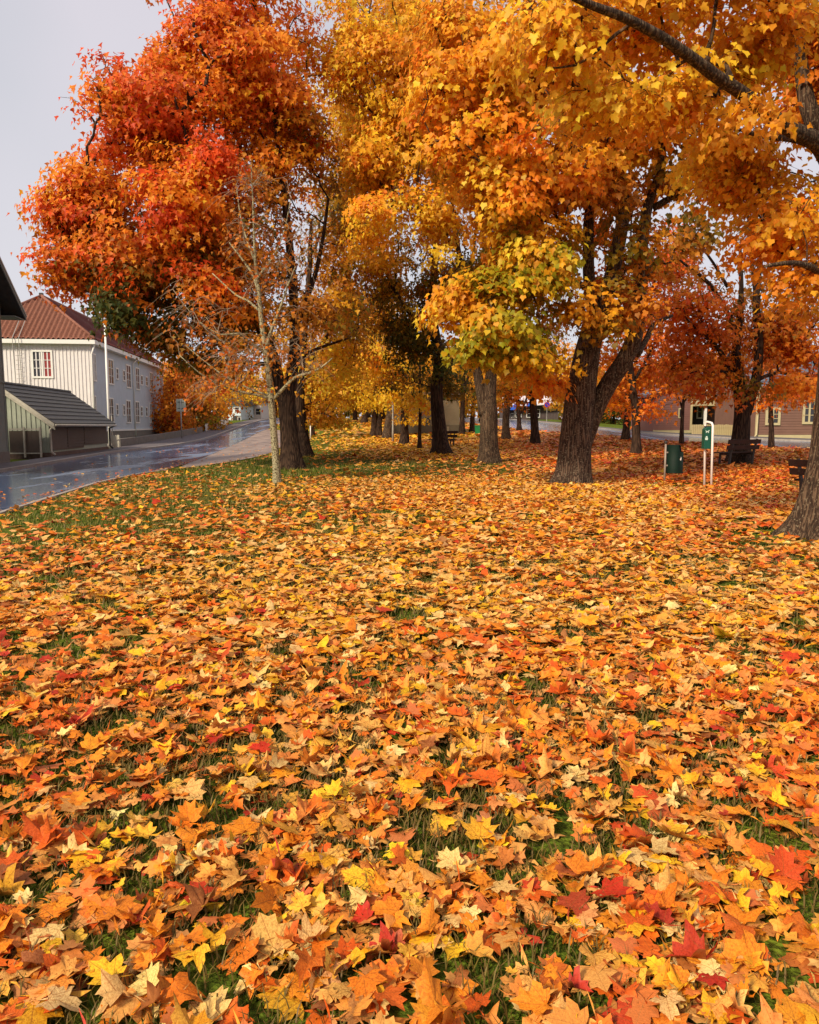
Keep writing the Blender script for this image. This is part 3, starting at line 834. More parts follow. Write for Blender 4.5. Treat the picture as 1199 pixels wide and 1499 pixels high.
# ---- low concrete garden wall along the pavement, picket gate end
def garden_wall():
    A = G([(176, 656), (205, 651.5), (240, 645.2), (268, 640.5), (296, 634.2)])
    root = thing('garden_wall', A[0], 'low dark concrete garden wall along the left pavement below the white house', 'wall')
    tops = [(176, 642.5), (205, 639.5), (240, 634.5), (268, 630), (296, 625)]
    for i in range(4):
        a, b_ = A[i], A[i + 1]; za = at(tops[i][0], tops[i][1], a.y).z; zb = at(tops[i + 1][0], tops[i + 1][1], b_.y).z
        e = (b_ - a); e.z = 0; e.normalize(); n = Vector((-e.y, e.x, 0))
        b = MB(); b.prism([Vector((a.x, a.y, a.z - .2)), Vector((b_.x, b_.y, b_.z - .2)) - e * .02, Vector((b_.x, b_.y, zb)) - e * .02, Vector((a.x, a.y, za))], n * .25); b.build('wall_section', M_PLINTH, root)
    a = gp(165, 659); f = thing('picket_fence', a, 'short weathered picket fence between the shed and the concrete garden wall', 'fence')
    pm = None; b2 = gp(174.5, 657)
    for i in range(7):
        q = a.lerp(b2, i / 6)
        if pm is None:
            m_ = MB(); m_.obox((-.05, 0, 0), (.10, 0, 0), (0, .025, 0), (0, 0, .8)); pm = m_.build('picket', M_PALEW, f); po = pm
        else:
            po = pm.copy(); C.objects.link(po)
        po.matrix_parent_inverse = Matrix.Translation(-a); po.location = q + Vector((0, 0, .05 + .05 * (i % 2)))
    b = MB(); b.obox(a + UP * .55 + Vector((0, .04, 0)), (b2 - a), (0, .04, 0), UP * .07); b.build('rail', M_PALEW, f)
    b = MB(); b.tube([a + UP * 0, a + UP * 2.1], .03, 6); b.build('post', M_PALEW, f)
garden_wall()

def flagpole():
    a = at(158.7, 610, 49); a.z = gz(a); tp = at(152.5, 476, 49)
    root = thing('flagpole', a, 'tall bare white flagpole standing before the pale street side of the white house', 'flagpole')
    b = MB(); b.tube([a, Vector((a.x, a.y, tp.z * .5)), Vector((a.x, a.y, tp.z))], [.095, .08, .06], 10); b.build('pole', M_TRIM, root, True)
    b = MB(); b.lathe((a.x, a.y, tp.z), [(.075, 0), (.11, .04), (.11, .12), (.04, .17)], 10); b.build('finial', M_TRIM, root, True)
    b = MB(); b.lathe((a.x, a.y, a.z - .1), [(.26, 0), (.26, .35), (.15, .45)], 12); b.build('base', M_PLINTH, root, True)
flagpole()

def left_sign():
    a = gp(265.5, 643.5); t = at(262.5, 584, a.y)
    root = thing('road_sign', a, 'grey back of a square road sign on a pole by the left pavement', 'sign')
    b = MB(); b.tube([a, Vector((a.x, a.y, t.z))], .05, 8); b.build('pole', M_ZINC, root, True)
    w = 13.5 * a.y / FPX; h = 18 * a.y / FPX
    b = MB(); b.box((a.x + .0, a.y + .075, t.z - h / 2), (w, .02, h)); b.build('plate', mat('sign_back', lin(186, 192, 176), .5, .4, .06), root, bevel=.008)
    for kz in (.25, .75):
        b = MB(); b.box((a.x, a.y + .055, t.z - h * kz), (w * .7, .02, .05)); b.build('bracket', M_DARKM, root)
left_sign()

def white_fence():
    a = gp(300.5, 632.5); b_ = gp(334, 622.8)
    root = thing('fence', a, 'white picket fence beside the left pavement under orange shrubs', 'fence')
    e = b_ - a; n = 22; h = 11.5 * a.y / FPX; pk = None
    u2 = Vector((e.x, e.y, 0)).normalized()
    for i in range(n):
        q = a + e * ((i + .5) / n)
        if pk is None:
            m_ = MB(); w = (e.length / n) * .82; m_.prism([Vector((0, 0, 0)) - u2 * w / 2, u2 * w / 2, u2 * w / 2 + UP * (h - .1), UP * h, -u2 * w / 2 + UP * (h - .1)], Vector((-u2.y, u2.x, 0)) * .025)
            pk = m_.build('picket', M_TRIM, root); o = pk
        else:
            o = pk.copy(); C.objects.link(o)
        o.matrix_parent_inverse = Matrix.Translation(-a); o.location = q + UP * .03
    for k in (.25, .75):
        b = MB(); b.obox(a + UP * (h * k) + Vector((-u2.y, u2.x, 0)) * .03, e, Vector((-u2.y, u2.x, 0)) * .04, UP * .08); b.build('rail', M_TRIM, root)
    b = MB(); q = a + e * .5; b.tube([q, q + UP * (h + .5)], .07, 7); b.build('post', M_DARKM, root)
white_fence()

# ---- two small houses far down the left street
def far_houses():
    def small(px0, px1, yb, yt, Y, label, wm, gable=True):
        a = at(px0, yb, Y); b_ = at(px1, yb, Y); w = b_.x - a.x; h = at(px0, yt, Y).z - a.z
        root = thing('house', (a.x, Y, gz(a)), label, 'house')
        zb = min(a.z, gz(a)) - .4
        b = MB(); b.obox((a.x, Y, zb), (w, 0, 0), (0, 8, 0), (0, 0, a.z + h - zb)); b.build('wall', wm, root)
        return root, a, w, h, zb
    r, a, w, h, zb = small(334, 352, 620, 592, 96, 'pale blue-white house with dark roof and garage far along the left street', mat('blue_white_wall', lin(206, 220, 226), .7, .2, .05))
    b = MB(); b.prism([Vector((a.x - .4, 95.6, a.z + h)), Vector((a.x + w + .4, 95.6, a.z + h)), Vector((a.x + w / 2, 95.6, a.z + h + 1.9))], (0, 9, 0)); b.build('roof', M_DTILE, r)
    g = at(340, 618, 95.9); g2 = at(351.5, 608.5, 95.9)
    b = MB(); b.obox((g.x, 95.95, g.z), (g2.x - g.x, 0, 0), (0, .06, 0), (0, 0, g2.z - g.z)); b.build('basement_panel', M_DARKM, r)
    win(r, at(348, 615.5, 95.94), (1, 0, 0), (0, -1, 0), .32, .4, 1, 1, M_TRIM, M_GLASS, .05)
    win(r, at(343.5, 603, 95.99), (1, 0, 0), (0, -1, 0), .5, .55, 1, 2, M_TRIM, M_GLASS, .07)
    r, a, w, h, zb = small(358, 382, 616, 588, 104, 'plain white house farthest along the left street behind the bend', M_WHITE)
    b = MB(); b.prism([Vector((a.x - .4, 103.5, a.z + h)), Vector((a.x - .4, 112.5, a.z + h)), Vector((a.x - .4, 108, a.z + h + 2.0))], (w + .8, 0, 0)); b.build('roof', M_TILED, r)
    win(r, at(365, 607, 103.99), (1, 0, 0), (0, -1, 0), .6, .8, 1, 2, M_TRIM, M_GLASS, .07)
    win(r, at(374, 607, 103.99), (1, 0, 0), (0, -1, 0), .6, .8, 1, 2, M_TRIM, M_GLASS, .07)
far_houses()

# ---- pink wooden house on the right with cream trim
M_PINK = mat('dusty_pink_boards', lin(120, 88, 76), .75, .2, .08, 2, .2, 25)  # boards and cream trim darkened to carry the shade on this house
M_MAUVE = mat('mauve_boards', lin(124, 86, 80), .75, .2, .08, 2, .2, 25)
M_CREAM = mat('cream_trim', lin(186, 170, 132), .6, .25, .06)
M_SLATE = mat('slate_roof', lin(84, 92, 104), .45, .5, .2, 5, .3, 25)
def boards(mb, O, U, Nv, w, h, step=.16):
    k = 0
    while k < h - step:
        mb.prism([O + UP * k, O + UP * k + Nv * .022, O + UP * (k + step * .96)], U * w); k += step
def pink_house():
    Y1 = 46.6; p0 = at(1106, 642, Y1); x0, x1 = p0.x, p0.x + 9.6; zb = p0.z; ze = at(1106, 565, Y1).z
    root = thing('house', (x0, Y1, gz(p0)), 'dusty pink boarded house with cream trim and slate roof across the right street', 'house')
    zg = zb - .5
    b = MB(); b.obox((x0, Y1, zg), (x1 - x0, 0, 0), (0, 6.3, 0), (0, 0, ze - zg)); w = b.build('wall', M_PINK, root)
    b = MB(); boards(b, Vector((x0, Y1 - .002, zb + .24)), Vector((1, 0, 0)), Vector((0, -1, 0)), x1 - x0, ze - zb - .75); tag(b.build('cladding', M_PINK, root), kind='stuff')
    b = MB(); b.obox((x0 - .03, Y1 - .05, zb), (x1 - x0 + .06, 0, 0), (0, .048, 0), (0, 0, .22)); b.build('base_trim', M_CREAM, root)
    b = MB(); b.obox((x0 - .03, Y1 - .05, ze - .5), (x1 - x0 + .06, 0, 0), (0, .048, 0), (0, 0, .48)); b.build('frieze_board', M_CREAM, root)
    b = MB(); b.obox((x0 - .03, Y1 - .052, zb + .22), (.14, 0, 0), (0, .05, 0), (0, 0, ze - zb - .72)); b.build('corner_board', M_CREAM, root)
    b = MB(); rz = ze + 2.3
    stepped_roof(b, (x0 - .4, Y1 - .45, ze - .1), (x1 + .4, Y1 - .45, ze - .1), (x1 + .4, Y1 + 3.4, rz), (x0 - .4, Y1 + 3.4, rz), 8); b.build('roof', M_SLATE, root)
    b = MB(); stepped_roof(b, (x0 - .4, Y1 + 6.8, ze - .1), (x1 + .4, Y1 + 6.8, ze - .1), (x1 + .4, Y1 + 3.4, rz), (x0 - .4, Y1 + 3.4, rz), 8); b.build('rear_roof', M_SLATE, root)
    b = MB(); b.prism([Vector((x0 + .02, Y1 + .01, ze)), Vector((x0 + .02, Y1 + 6.29, ze)), Vector((x0 + .02, Y1 + 3.3, rz - .1))], (.1, 0, 0)); b.build('gable', M_PINK, root)
    b = MB(); b.tube([(x0 - .4, Y1 - .52, ze - .08), (x1 + .4, Y1 - .52, ze - .08)], .06, 7); b.build('gutter', M_CREAM, root)
    pipe(root, [Vector((x0 - .08, Y1 - .5, ze - .1)), Vector((x0 + .06, Y1 - .14, ze - .6)), Vector((x0 + .02, Y1 - .13, zb + .25)), Vector((x0 - .18, Y1 - .2, zb + .02))], .055, M_CREAM)
    for (a, c, yt, yb, cc) in ((1124, 1140, 600, 619, 2), (1178, 1193, 588, 617.5, 2), (1236, 1252, 588, 617.5, 2)):
        o = at(a, yb, Y1 - .03); q = at(c, yt, Y1 - .03)
        win(root, o, (1, 0, 0), (0, -1, 0), q.x - o.x, q.z - o.z, cc, 3, M_CREAM, M_GLASS, .14, .06)
    # set-back wing with the mauve end wall, porch between
    Y2 = 55.0; a = at(957, 634, Y2); b_ = at(1012, 634, Y2); ze2 = at(980, 577, Y2).z; zb2 = a.z
    w2 = b_.x - a.x
    b = MB(); b.prism([Vector((a.x, Y2, zb2 - .6)), Vector((b_.x, Y2, zb2 - .6)), Vector((b_.x, Y2, ze2)), Vector((a.x + w2 / 2, Y2, ze2 + .75)), Vector((a.x, Y2, ze2))], (0, 5.6, 0)); b.build('wing_wall', M_MAUVE, root)
    b = MB(); boards(b, Vector((a.x, Y2 - .002, zb2 + .22)), Vector((1, 0, 0)), Vector((0, -1, 0)), w2, ze2 - zb2 - .3); tag(b.build('cladding', M_MAUVE, root), kind='stuff')
    b = MB(); b.obox((a.x - .03, Y2 - .05, zb2 - .02), (w2 + .06, 0, 0), (0, .048, 0), (0, 0, .22)); b.build('base_trim', M_CREAM, root)
    b = MB(); b.obox((b_.x - .1, Y2 - .06, zb2 + .2), (.14, 0, 0), (0, .058, 0), (0, 0, ze2 - zb2 - .2)); b.build('corner_board', M_CREAM, root)
    for s in (0, 1):
        b = MB(); xe = a.x - .35 if s == 0 else b_.x + .35
        b.prism([Vector((xe, Y2 - .35, ze2 - .18)), Vector((xe, Y2 - .35, ze2 - .02)), Vector((a.x + w2 / 2, Y2 - .35, ze2 + .93)), Vector((a.x + w2 / 2, Y2 - .35, ze2 + .77))], (0, 6.2, 0)); b.build('wing_roof', M_SLATE, root)
    o = at(995, 610.5, Y2 - .03); win(root, o, (1, 0, 0), (0, -1, 0), .22, .55, 1, 1, M_CREAM, M_GLASS, .08)
    Y3 = 56.5; c = at(1013, 634, Y3); e = at(1112, 634, Y3); zm = at(1050, 571, Y3).z
    b = MB(); b.obox((b_.x + .01, Y3, zb2 - .6), (x0 + 4.5 - b_.x, 0, 0), (0, 4.2, 0), (0, 0, zm - zb2 + .6)); b.build('middle_wall', M_PINK, root)
    zr = at(1050, 546, Y3 + 2.5).z
    b = MB(); stepped_roof(b, (b_.x + .36, Y3 - .5, zm - .05), (x0 + 5, Y3 - .5, zm - .05), (x0 + 5, Y3 + 2.5, zr), (b_.x + .36, Y3 + 2.5, zr), 7); b.build('middle_roof', M_SLATE, root)
    b = MB(); b.obox((b_.x + .36, Y3 - .58, zm - .12), (x0 - b_.x + 4, 0, 0), (0, .06, 0), (0, 0, .2)); b.build('eaves_board', M_TRIM, root)
    # porch
    Yp = 53.6; q0 = at(1031, 634, Yp); q1 = at(1064, 634, Yp); zp = at(1045, 594, Yp).z
    po = MB()
    for x in (q0.x, q1.x - .14, at(1049, 600, Yp).x): po.obox((x, Yp, zb2 - .2), (.16, 0, 0), (0, .16, 0), (0, 0, zp - zb2 + .2))
    po.build('porch_post', M_TRIM, root)
    b = MB(); b.prism([Vector((q0.x - .35, Yp - .2, zp)), Vector((q1.x + .35, Yp - .2, zp)), Vector((q1.x + .35, Yp - .2, zp + .22)), Vector(((q0.x + q1.x) / 2, Yp - .2, zp + .72)), Vector((q0.x - .35, Yp - .2, zp + .22))], (0, 3.0, 0)); b.build('porch_gable', M_CREAM, root)
    b = MB(); b.obox((q0.x + .3, Y3 - .05, zb2), (.9, 0, 0), (0, .048, 0), (0, 0, 2.0)); b.build('door', M_DARKM, root)
    o = at(1063.5, 611, Y3 - .03); q = at(1080, 594.5, Y3 - .03)
    win(root, o, (1, 0, 0), (0, -1, 0), q.x - o.x, q.z - o.z, 2, 2, M_TRIM, M_GLASS, .12, .06)
    o = at(1022, 611, Y3 - .03); q = at(1028, 594.5, Y3 - .03)
    win(root, o, (1, 0, 0), (0, -1, 0), q.x - o.x, q.z - o.z, 1, 2, M_TRIM, M_GLASS, .1, .06)
    # board fence in front of the yard
    Yf = 49.6; f0 = at(1013, 639, Yf); f1 = at(1105, 640.5, Yf); zt = at(1050, 620.5, Yf).z
    fr = thing('fence', f0, 'weathered cream board fence across the yard of the pink house', 'fence')
    n = 34; st = (f1.x - f0.x) / n; pk = None
    for i in range(n):
        z = f0.z + (f1.z - f0.z) * i / n
        if pk is None:
            m_ = MB(); m_.obox((.008, 0, 0), (st - .016, 0, 0), (0, .025, 0), (0, 0, zt - f0.z)); pk = m_.build('board', mat('fence_cream', lin(176, 158, 118), .8, .2, .2, 2.5), fr); o = pk
        else: o = pk.copy(); C.objects.link(o)
        o.matrix_parent_inverse = Matrix.Translation(-f0); o.location = (f0.x + i * st, Yf + random.uniform(-.006, .006), f0.z - .05 + random.uniform(-.02, .02))
    for zz in (zt - .35, f0.z + .25):
        b = MB(); b.obox((f0.x, Yf + .03, zz), (f1.x - f0.x, 0, 0), (0, .05, 0), (0, 0, .09)); b.build('rail', M_CREAM, fr)
pink_house()

# ---- dark timber shop with pale roof, far right of centre; blue parasols
def shop():
    Y = 108; a = at(742, 614, Y); b_ = at(818, 614, Y); zb = gz(a) - .3
    root = thing('shop', (a.x, Y, gz(a)), 'low dark timber shop with pale tin roof far off across the right street', 'shop')
    zl, zr_ = at(742, 596, Y).z, at(818, 590, Y).z
    b = MB(); b.prism([Vector((a.x, Y, zb)), Vector((b_.x, Y, zb)), Vector((b_.x, Y, zr_)), Vector((a.x, Y, zl))], (0, 8, 0)); b.build('wall', mat('dark_timber', lin(86, 74, 72), .8, .2, .15), root)
    k = MB(); n = 18
    for i in range(n):
        x = a.x + (b_.x - a.x) * i / n; k.obox((x, Y - .04, zb), (.06, 0, 0), (0, .038, 0), (0, 0, zl - zb - .15))
    tag(k.build('batten', mat('dark_timber', (0, 0, 0)), root), kind='stuff')
    b = MB(); b.prism([Vector((a.x - .5, Y - 1.2, zl - .1)), Vector((b_.x + .5, Y - 1.2, zr_ - .1)), Vector((b_.x + .5, Y + 4, zr_ + 1.3)), Vector((a.x - .5, Y + 4, zl + 1.3))], UP * .15); b.build('roof', mat('tin_roof', lin(214, 202, 204), .5, .4, .08, 2), root)
    b = MB(); o = at(797, 601, Y - .05); q = at(815, 588, Y - .05); b.obox((o.x, Y - .06, o.z), (q.x - o.x, 0, 0), (0, .05, 0), (0, 0, q.z - o.z)); b.build('yellow_panel', mat('yellow_panel', lin(196, 168, 92), .6, .3, .08), root)
    for px in (746, 756, 772, 783):
        win(root, at(px, 610.5, Y - .05), (1, 0, 0), (0, -1, 0), .7, 1.0, 1, 2, M_TRIM, M_GLASS, .07)
    for (px, py, hw, lab) in ((754, 592, 6, 'small blue parasol at the left end of the shop front'), (778.5, 586.5, 7.5, 'bigger blue parasol in the middle of the shop front')):
        p = at(px, 613, Y - 3.0); p.z = gz(p); tz = at(px, py, Y - 3.0).z; r = hw * (Y - 3) / FPX
        u = thing('parasol', p, lab, 'parasol', 'blue parasols outside the shop')
        m_ = MB(); m_.tube([p, Vector((p.x, p.y, tz))], .035, 6); m_.build('pole', M_ZINC, u)
        m_ = MB(); m_.lathe((p.x, p.y, tz), [(r, -.75), (r * .98, -.45), (r * .62, -.15), (.05, .05)], 8, False); m_.build('canopy', mat('blue_canvas', lin(36, 84, 180), .7, .2, .08), u)
    for i, (px, t) in enumerate(((750, 'first'), (756, 'second'))):
        p = at(px, 614.5, Y - 4.5); p.z = gz(p)
        bk = thing('bicycle', p, ('dark bicycle parked nearest the left corner of the far shop', 'dark bicycle parked beside the first one at the far shop')[i], 'bicycle', 'bicycles at the shop')
        for dx in (-.5, .5):
            m_ = MB(); pts = [p + Vector((dx + .33 * math.cos(k * math.pi / 7), .0, .34 + .33 * math.sin(k * math.pi / 7))) for k in range(15)]; m_.tube(pts, .025, 4, cap=False); m_.build('wheel', M_DARKM, bk)
        m_ = MB()
        for (s, e) in (((-.5, .34), (-.1, .34)), ((-.1, .34), (-.2, .85)), ((-.1, .34), (.38, .8)), ((-.2, .78), (.38, .8)), ((.5, .34), (.36, 1.0)), ((-.5, .34), (-.2, .78)), ((-.32, .87), (-.1, .87)), ((.3, 1.02), (.45, 1.0))):
            m_.tube([p + Vector((s[0], 0, s[1])), p + Vector((e[0], 0, e[1]))], .022, 4)
        m_.build('frame', M_DARKM, bk)
shop()

def parking_sign():
    p = gp(801, 619); t = at(801, 588, p.y)
    root = thing('road_sign', p, 'round blue road sign on a thin pole beside the right street', 'sign')
    b = MB(); b.tube([p, Vector((p.x, p.y, t.z))], .035, 6); b.build('pole', M_ZINC, root)
    r = 4.2 * p.y / FPX; c = Vector((p.x, p.y - .05, at(801, 592.5, p.y).z)); b = MB()
    pts = [c + Vector((r * math.cos(k * math.pi / 10), 0, r * math.sin(k * math.pi / 10))) for k in range(20)]
    b.prism(pts, (0, -.02, 0)); b.build('disc', mat('sign_blue', lin(40, 60, 160), .4, .4, .04), root)
    b = MB(); n = 24
    for k in range(n):
        t0, t1 = 2 * math.pi * k / n, 2 * math.pi * (k + 1) / n
        f = lambda t_, rr: c + Vector((rr * math.cos(t_), -.022, rr * math.sin(t_)))
        b.prism([f(t0, r * .82), f(t1, r * .82), f(t1, r), f(t0, r)], (0, -.006, 0))
    b.obox(c + Vector((-r * .6, -.022, r * .5)), Vector((r * 1.2, 0, -r * 1.2)), Vector((0, -.006, 0)), Vector((.05, 0, .05)))
    b.build('red_band', mat('sign_red', lin(190, 40, 44), .4, .4, .04), root)
parking_sign()

# ---- grey rendered pump house behind the middle trees
def pump_house():
    Y = 56.5; a = at(577, 637, Y); b_ = at(673, 637, Y); zg = gz(a) - .4; zs = at(620, 622, Y).z; zt = at(620, 578, Y).z
    root = thing('hut', (a.x, Y, gz(a)), 'plain grey rendered hut with darker plinth behind the middle trunks', 'hut')
    m1 = mat('hut_render', lin(132, 118, 96), .85, .15, .12, 1.2, .3, 20); m2 = mat('hut_plinth', lin(100, 90, 74), .85, .15, .15, 1.5, .3, 20)
    b = MB(); b.obox((a.x, Y, zs), (b_.x - a.x, 0, 0), (0, 5, 0), (0, 0, zt - zs)); b.build('wall', m1, root)
    b = MB(); b.obox((a.x - .06, Y - .06, zg), (b_.x - a.x + .12, 0, 0), (0, 5.1, 0), (0, 0, zs - zg - .002)); b.build('plinth', m2, root)
    b = MB(); b.obox((a.x - .4, Y - .4, zt), (b_.x - a.x + .8, 0, 0), (0, 5.8, 0), (0, 0, .18)); b.build('roof_slab', M_PLINTH, root)
    o = at(623.5, 618.5, Y - .01); q = at(629, 613, Y - .01)
    win(root, o, (1, 0, 0), (0, -1, 0), q.x - o.x, q.z - o.z, 1, 1, M_DARKM, M_GLASS, .06, .04)
    o = at(655, 637, Y - .07); b = MB(); b.obox((o.x, Y - .10, o.z), (.16, 0, 0), (0, .035, 0), (0, 0, .62)); b.build('pipe_cover', m1, root)
pump_house()

def far_bin():
    p = gp(699.5, 637); w = 7.5 * p.y / FPX; h = 13.5 * p.y / FPX
    root = thing('wheelie_bin', p, 'bright green wheeled bin standing beside the grey hut', 'bin')
    g = mat('bin_green', lin(26, 112, 62), .5, .4, .08)
    b = MB(); b.add([(p.x + sx * w * (.42 if z == 0 else .5), p.y + sy * w * (.42 if z == 0 else .5), p.z + .06 + z * h * .88) for z in (0, 1) for (sx, sy) in ((-1, -1), (1, -1), (1, 1), (-1, 1))], [(3, 2, 1, 0), (4, 5, 6, 7), (0, 1, 5, 4), (1, 2, 6, 5), (2, 3, 7, 6), (3, 0, 4, 7)]); b.build('body', g, root)
    b = MB(); b.box((p.x, p.y, p.z + .06 + h * .91), (w * 1.06, w * 1.08, .07)); b.build('lid', g, root, bevel=.02)
    for s in (-1, 1):
        b = MB(); b.tube([(p.x + s * w * .42, p.y + w * .45, p.z + .09), (p.x + s * w * .5, p.y + w * .45, p.z + .09)], .09, 8); b.build('wheel', M_DARKM, root)
far_bin()

def white_car():
    p = at(952.5, 630, 97); z0 = gz(p); xw = p.x; Yc = 97
    root = thing('car', (xw + 1.3, Yc + .85, z0), 'white hatchback car parked beyond the mauve end of the pink house', 'car')
    pm = mat('white_paint', lin(222, 222, 224), .25, .5, .02)
    side = [(-.78, .30), (-.85, .62), (-.7, .78), (.15, .92), (.75, 1.40), (2.2, 1.46), (3.0, 1.0), (3.15, .7), (3.1, .30)]
    b = MB(); b.prism([Vector((xw + x, Yc, z0 + z)) for x, z in side], (0, 1.7, 0)); b.build('body', pm, root, bevel=.06)
    b = MB(); b.prism([Vector((xw + x, Yc - .012, z0 + z)) for x, z in ((.4, .98), (.85, 1.34), (1.4, 1.38), (1.4, .98))], (0, .008, 0)); b.prism([Vector((xw + x, Yc - .012, z0 + z)) for x, z in ((1.5, .98), (1.5, 1.38), (2.15, 1.38), (2.6, 1.0))], (0, .008, 0)); b.build('side_window', M_GLASS, root)
    for x in (0, 2.45):
        for y in (-.03, 1.5):
            b = MB(); b.tube([(xw + x, Yc + y, z0 + .31), (xw + x, Yc + y + .22, z0 + .31)], .31, 18); wo_ = b.build('wheel', M_DARKM, root)
            b = MB(); b.tube([(xw + x, Yc + y - .012, z0 + .31), (xw + x, Yc + y + .2, z0 + .31)], .21, 14); b.build('rim', M_ZINC, wo_)
    b = MB(); b.box((xw - .80, Yc + .25, z0 + .64), (.1, .3, .13)); b.build('headlight', M_ZINC, root)
    b = MB(); b.box((xw + .7, Yc - .08, z0 + 1.0), (.18, .14, .12)); b.build('wing_mirror', pm, root)
white_car()

# ------------------------------------------------------------------ trees
B_DARK = bark_mat('maple_bark_dark', lin(58, 42, 34), lin(92, 70, 54), vscale=24)
B_HERO = bark_mat('maple_bark', lin(72, 54, 44), lin(120, 96, 78), lichen=lin(118, 104, 86), lich=-.2, vscale=22, bump=1.0)
B_MID = bark_mat('maple_bark_brown', lin(72, 54, 42), lin(110, 86, 66), lichen=lin(120, 104, 82), lich=-.3, vscale=24)
B_LICH = bark_mat('young_bark_lichen', lin(80, 66, 46), lin(118, 100, 74), lichen=lin(160, 150, 118), lich=.45, vscale=20, bump=.4)
L_TREE = leaf_mat('tree_leaf', .5)
L_OBJ = leaf_mat('tree_leaf_single', .45, per_object=True)

def catmull(P, R, step):
    P = [np.array(p, float) for p in P]; out = []; rad = []
    n = len(P)
    for i in range(n - 1):
        p0, p1, p2, p3 = P[max(i - 1, 0)], P[i], P[i + 1], P[min(i + 2, n - 1)]
        k = max(2, int(np.linalg.norm(p2 - p1) / step))
        for j in range(k):
            t = j / k
            out.append(.5 * ((2 * p1) + (-p0 + p2) * t + (2 * p0 - 5 * p1 + 4 * p2 - p3) * t * t + (-p0 + 3 * p1 - 3 * p2 + p3) * t ** 3))
            rad.append(R[i] * (1 - t) + R[i + 1] * t)
    out.append(P[-1]); rad.append(R[-1])
    return np.array(out), np.array(rad)

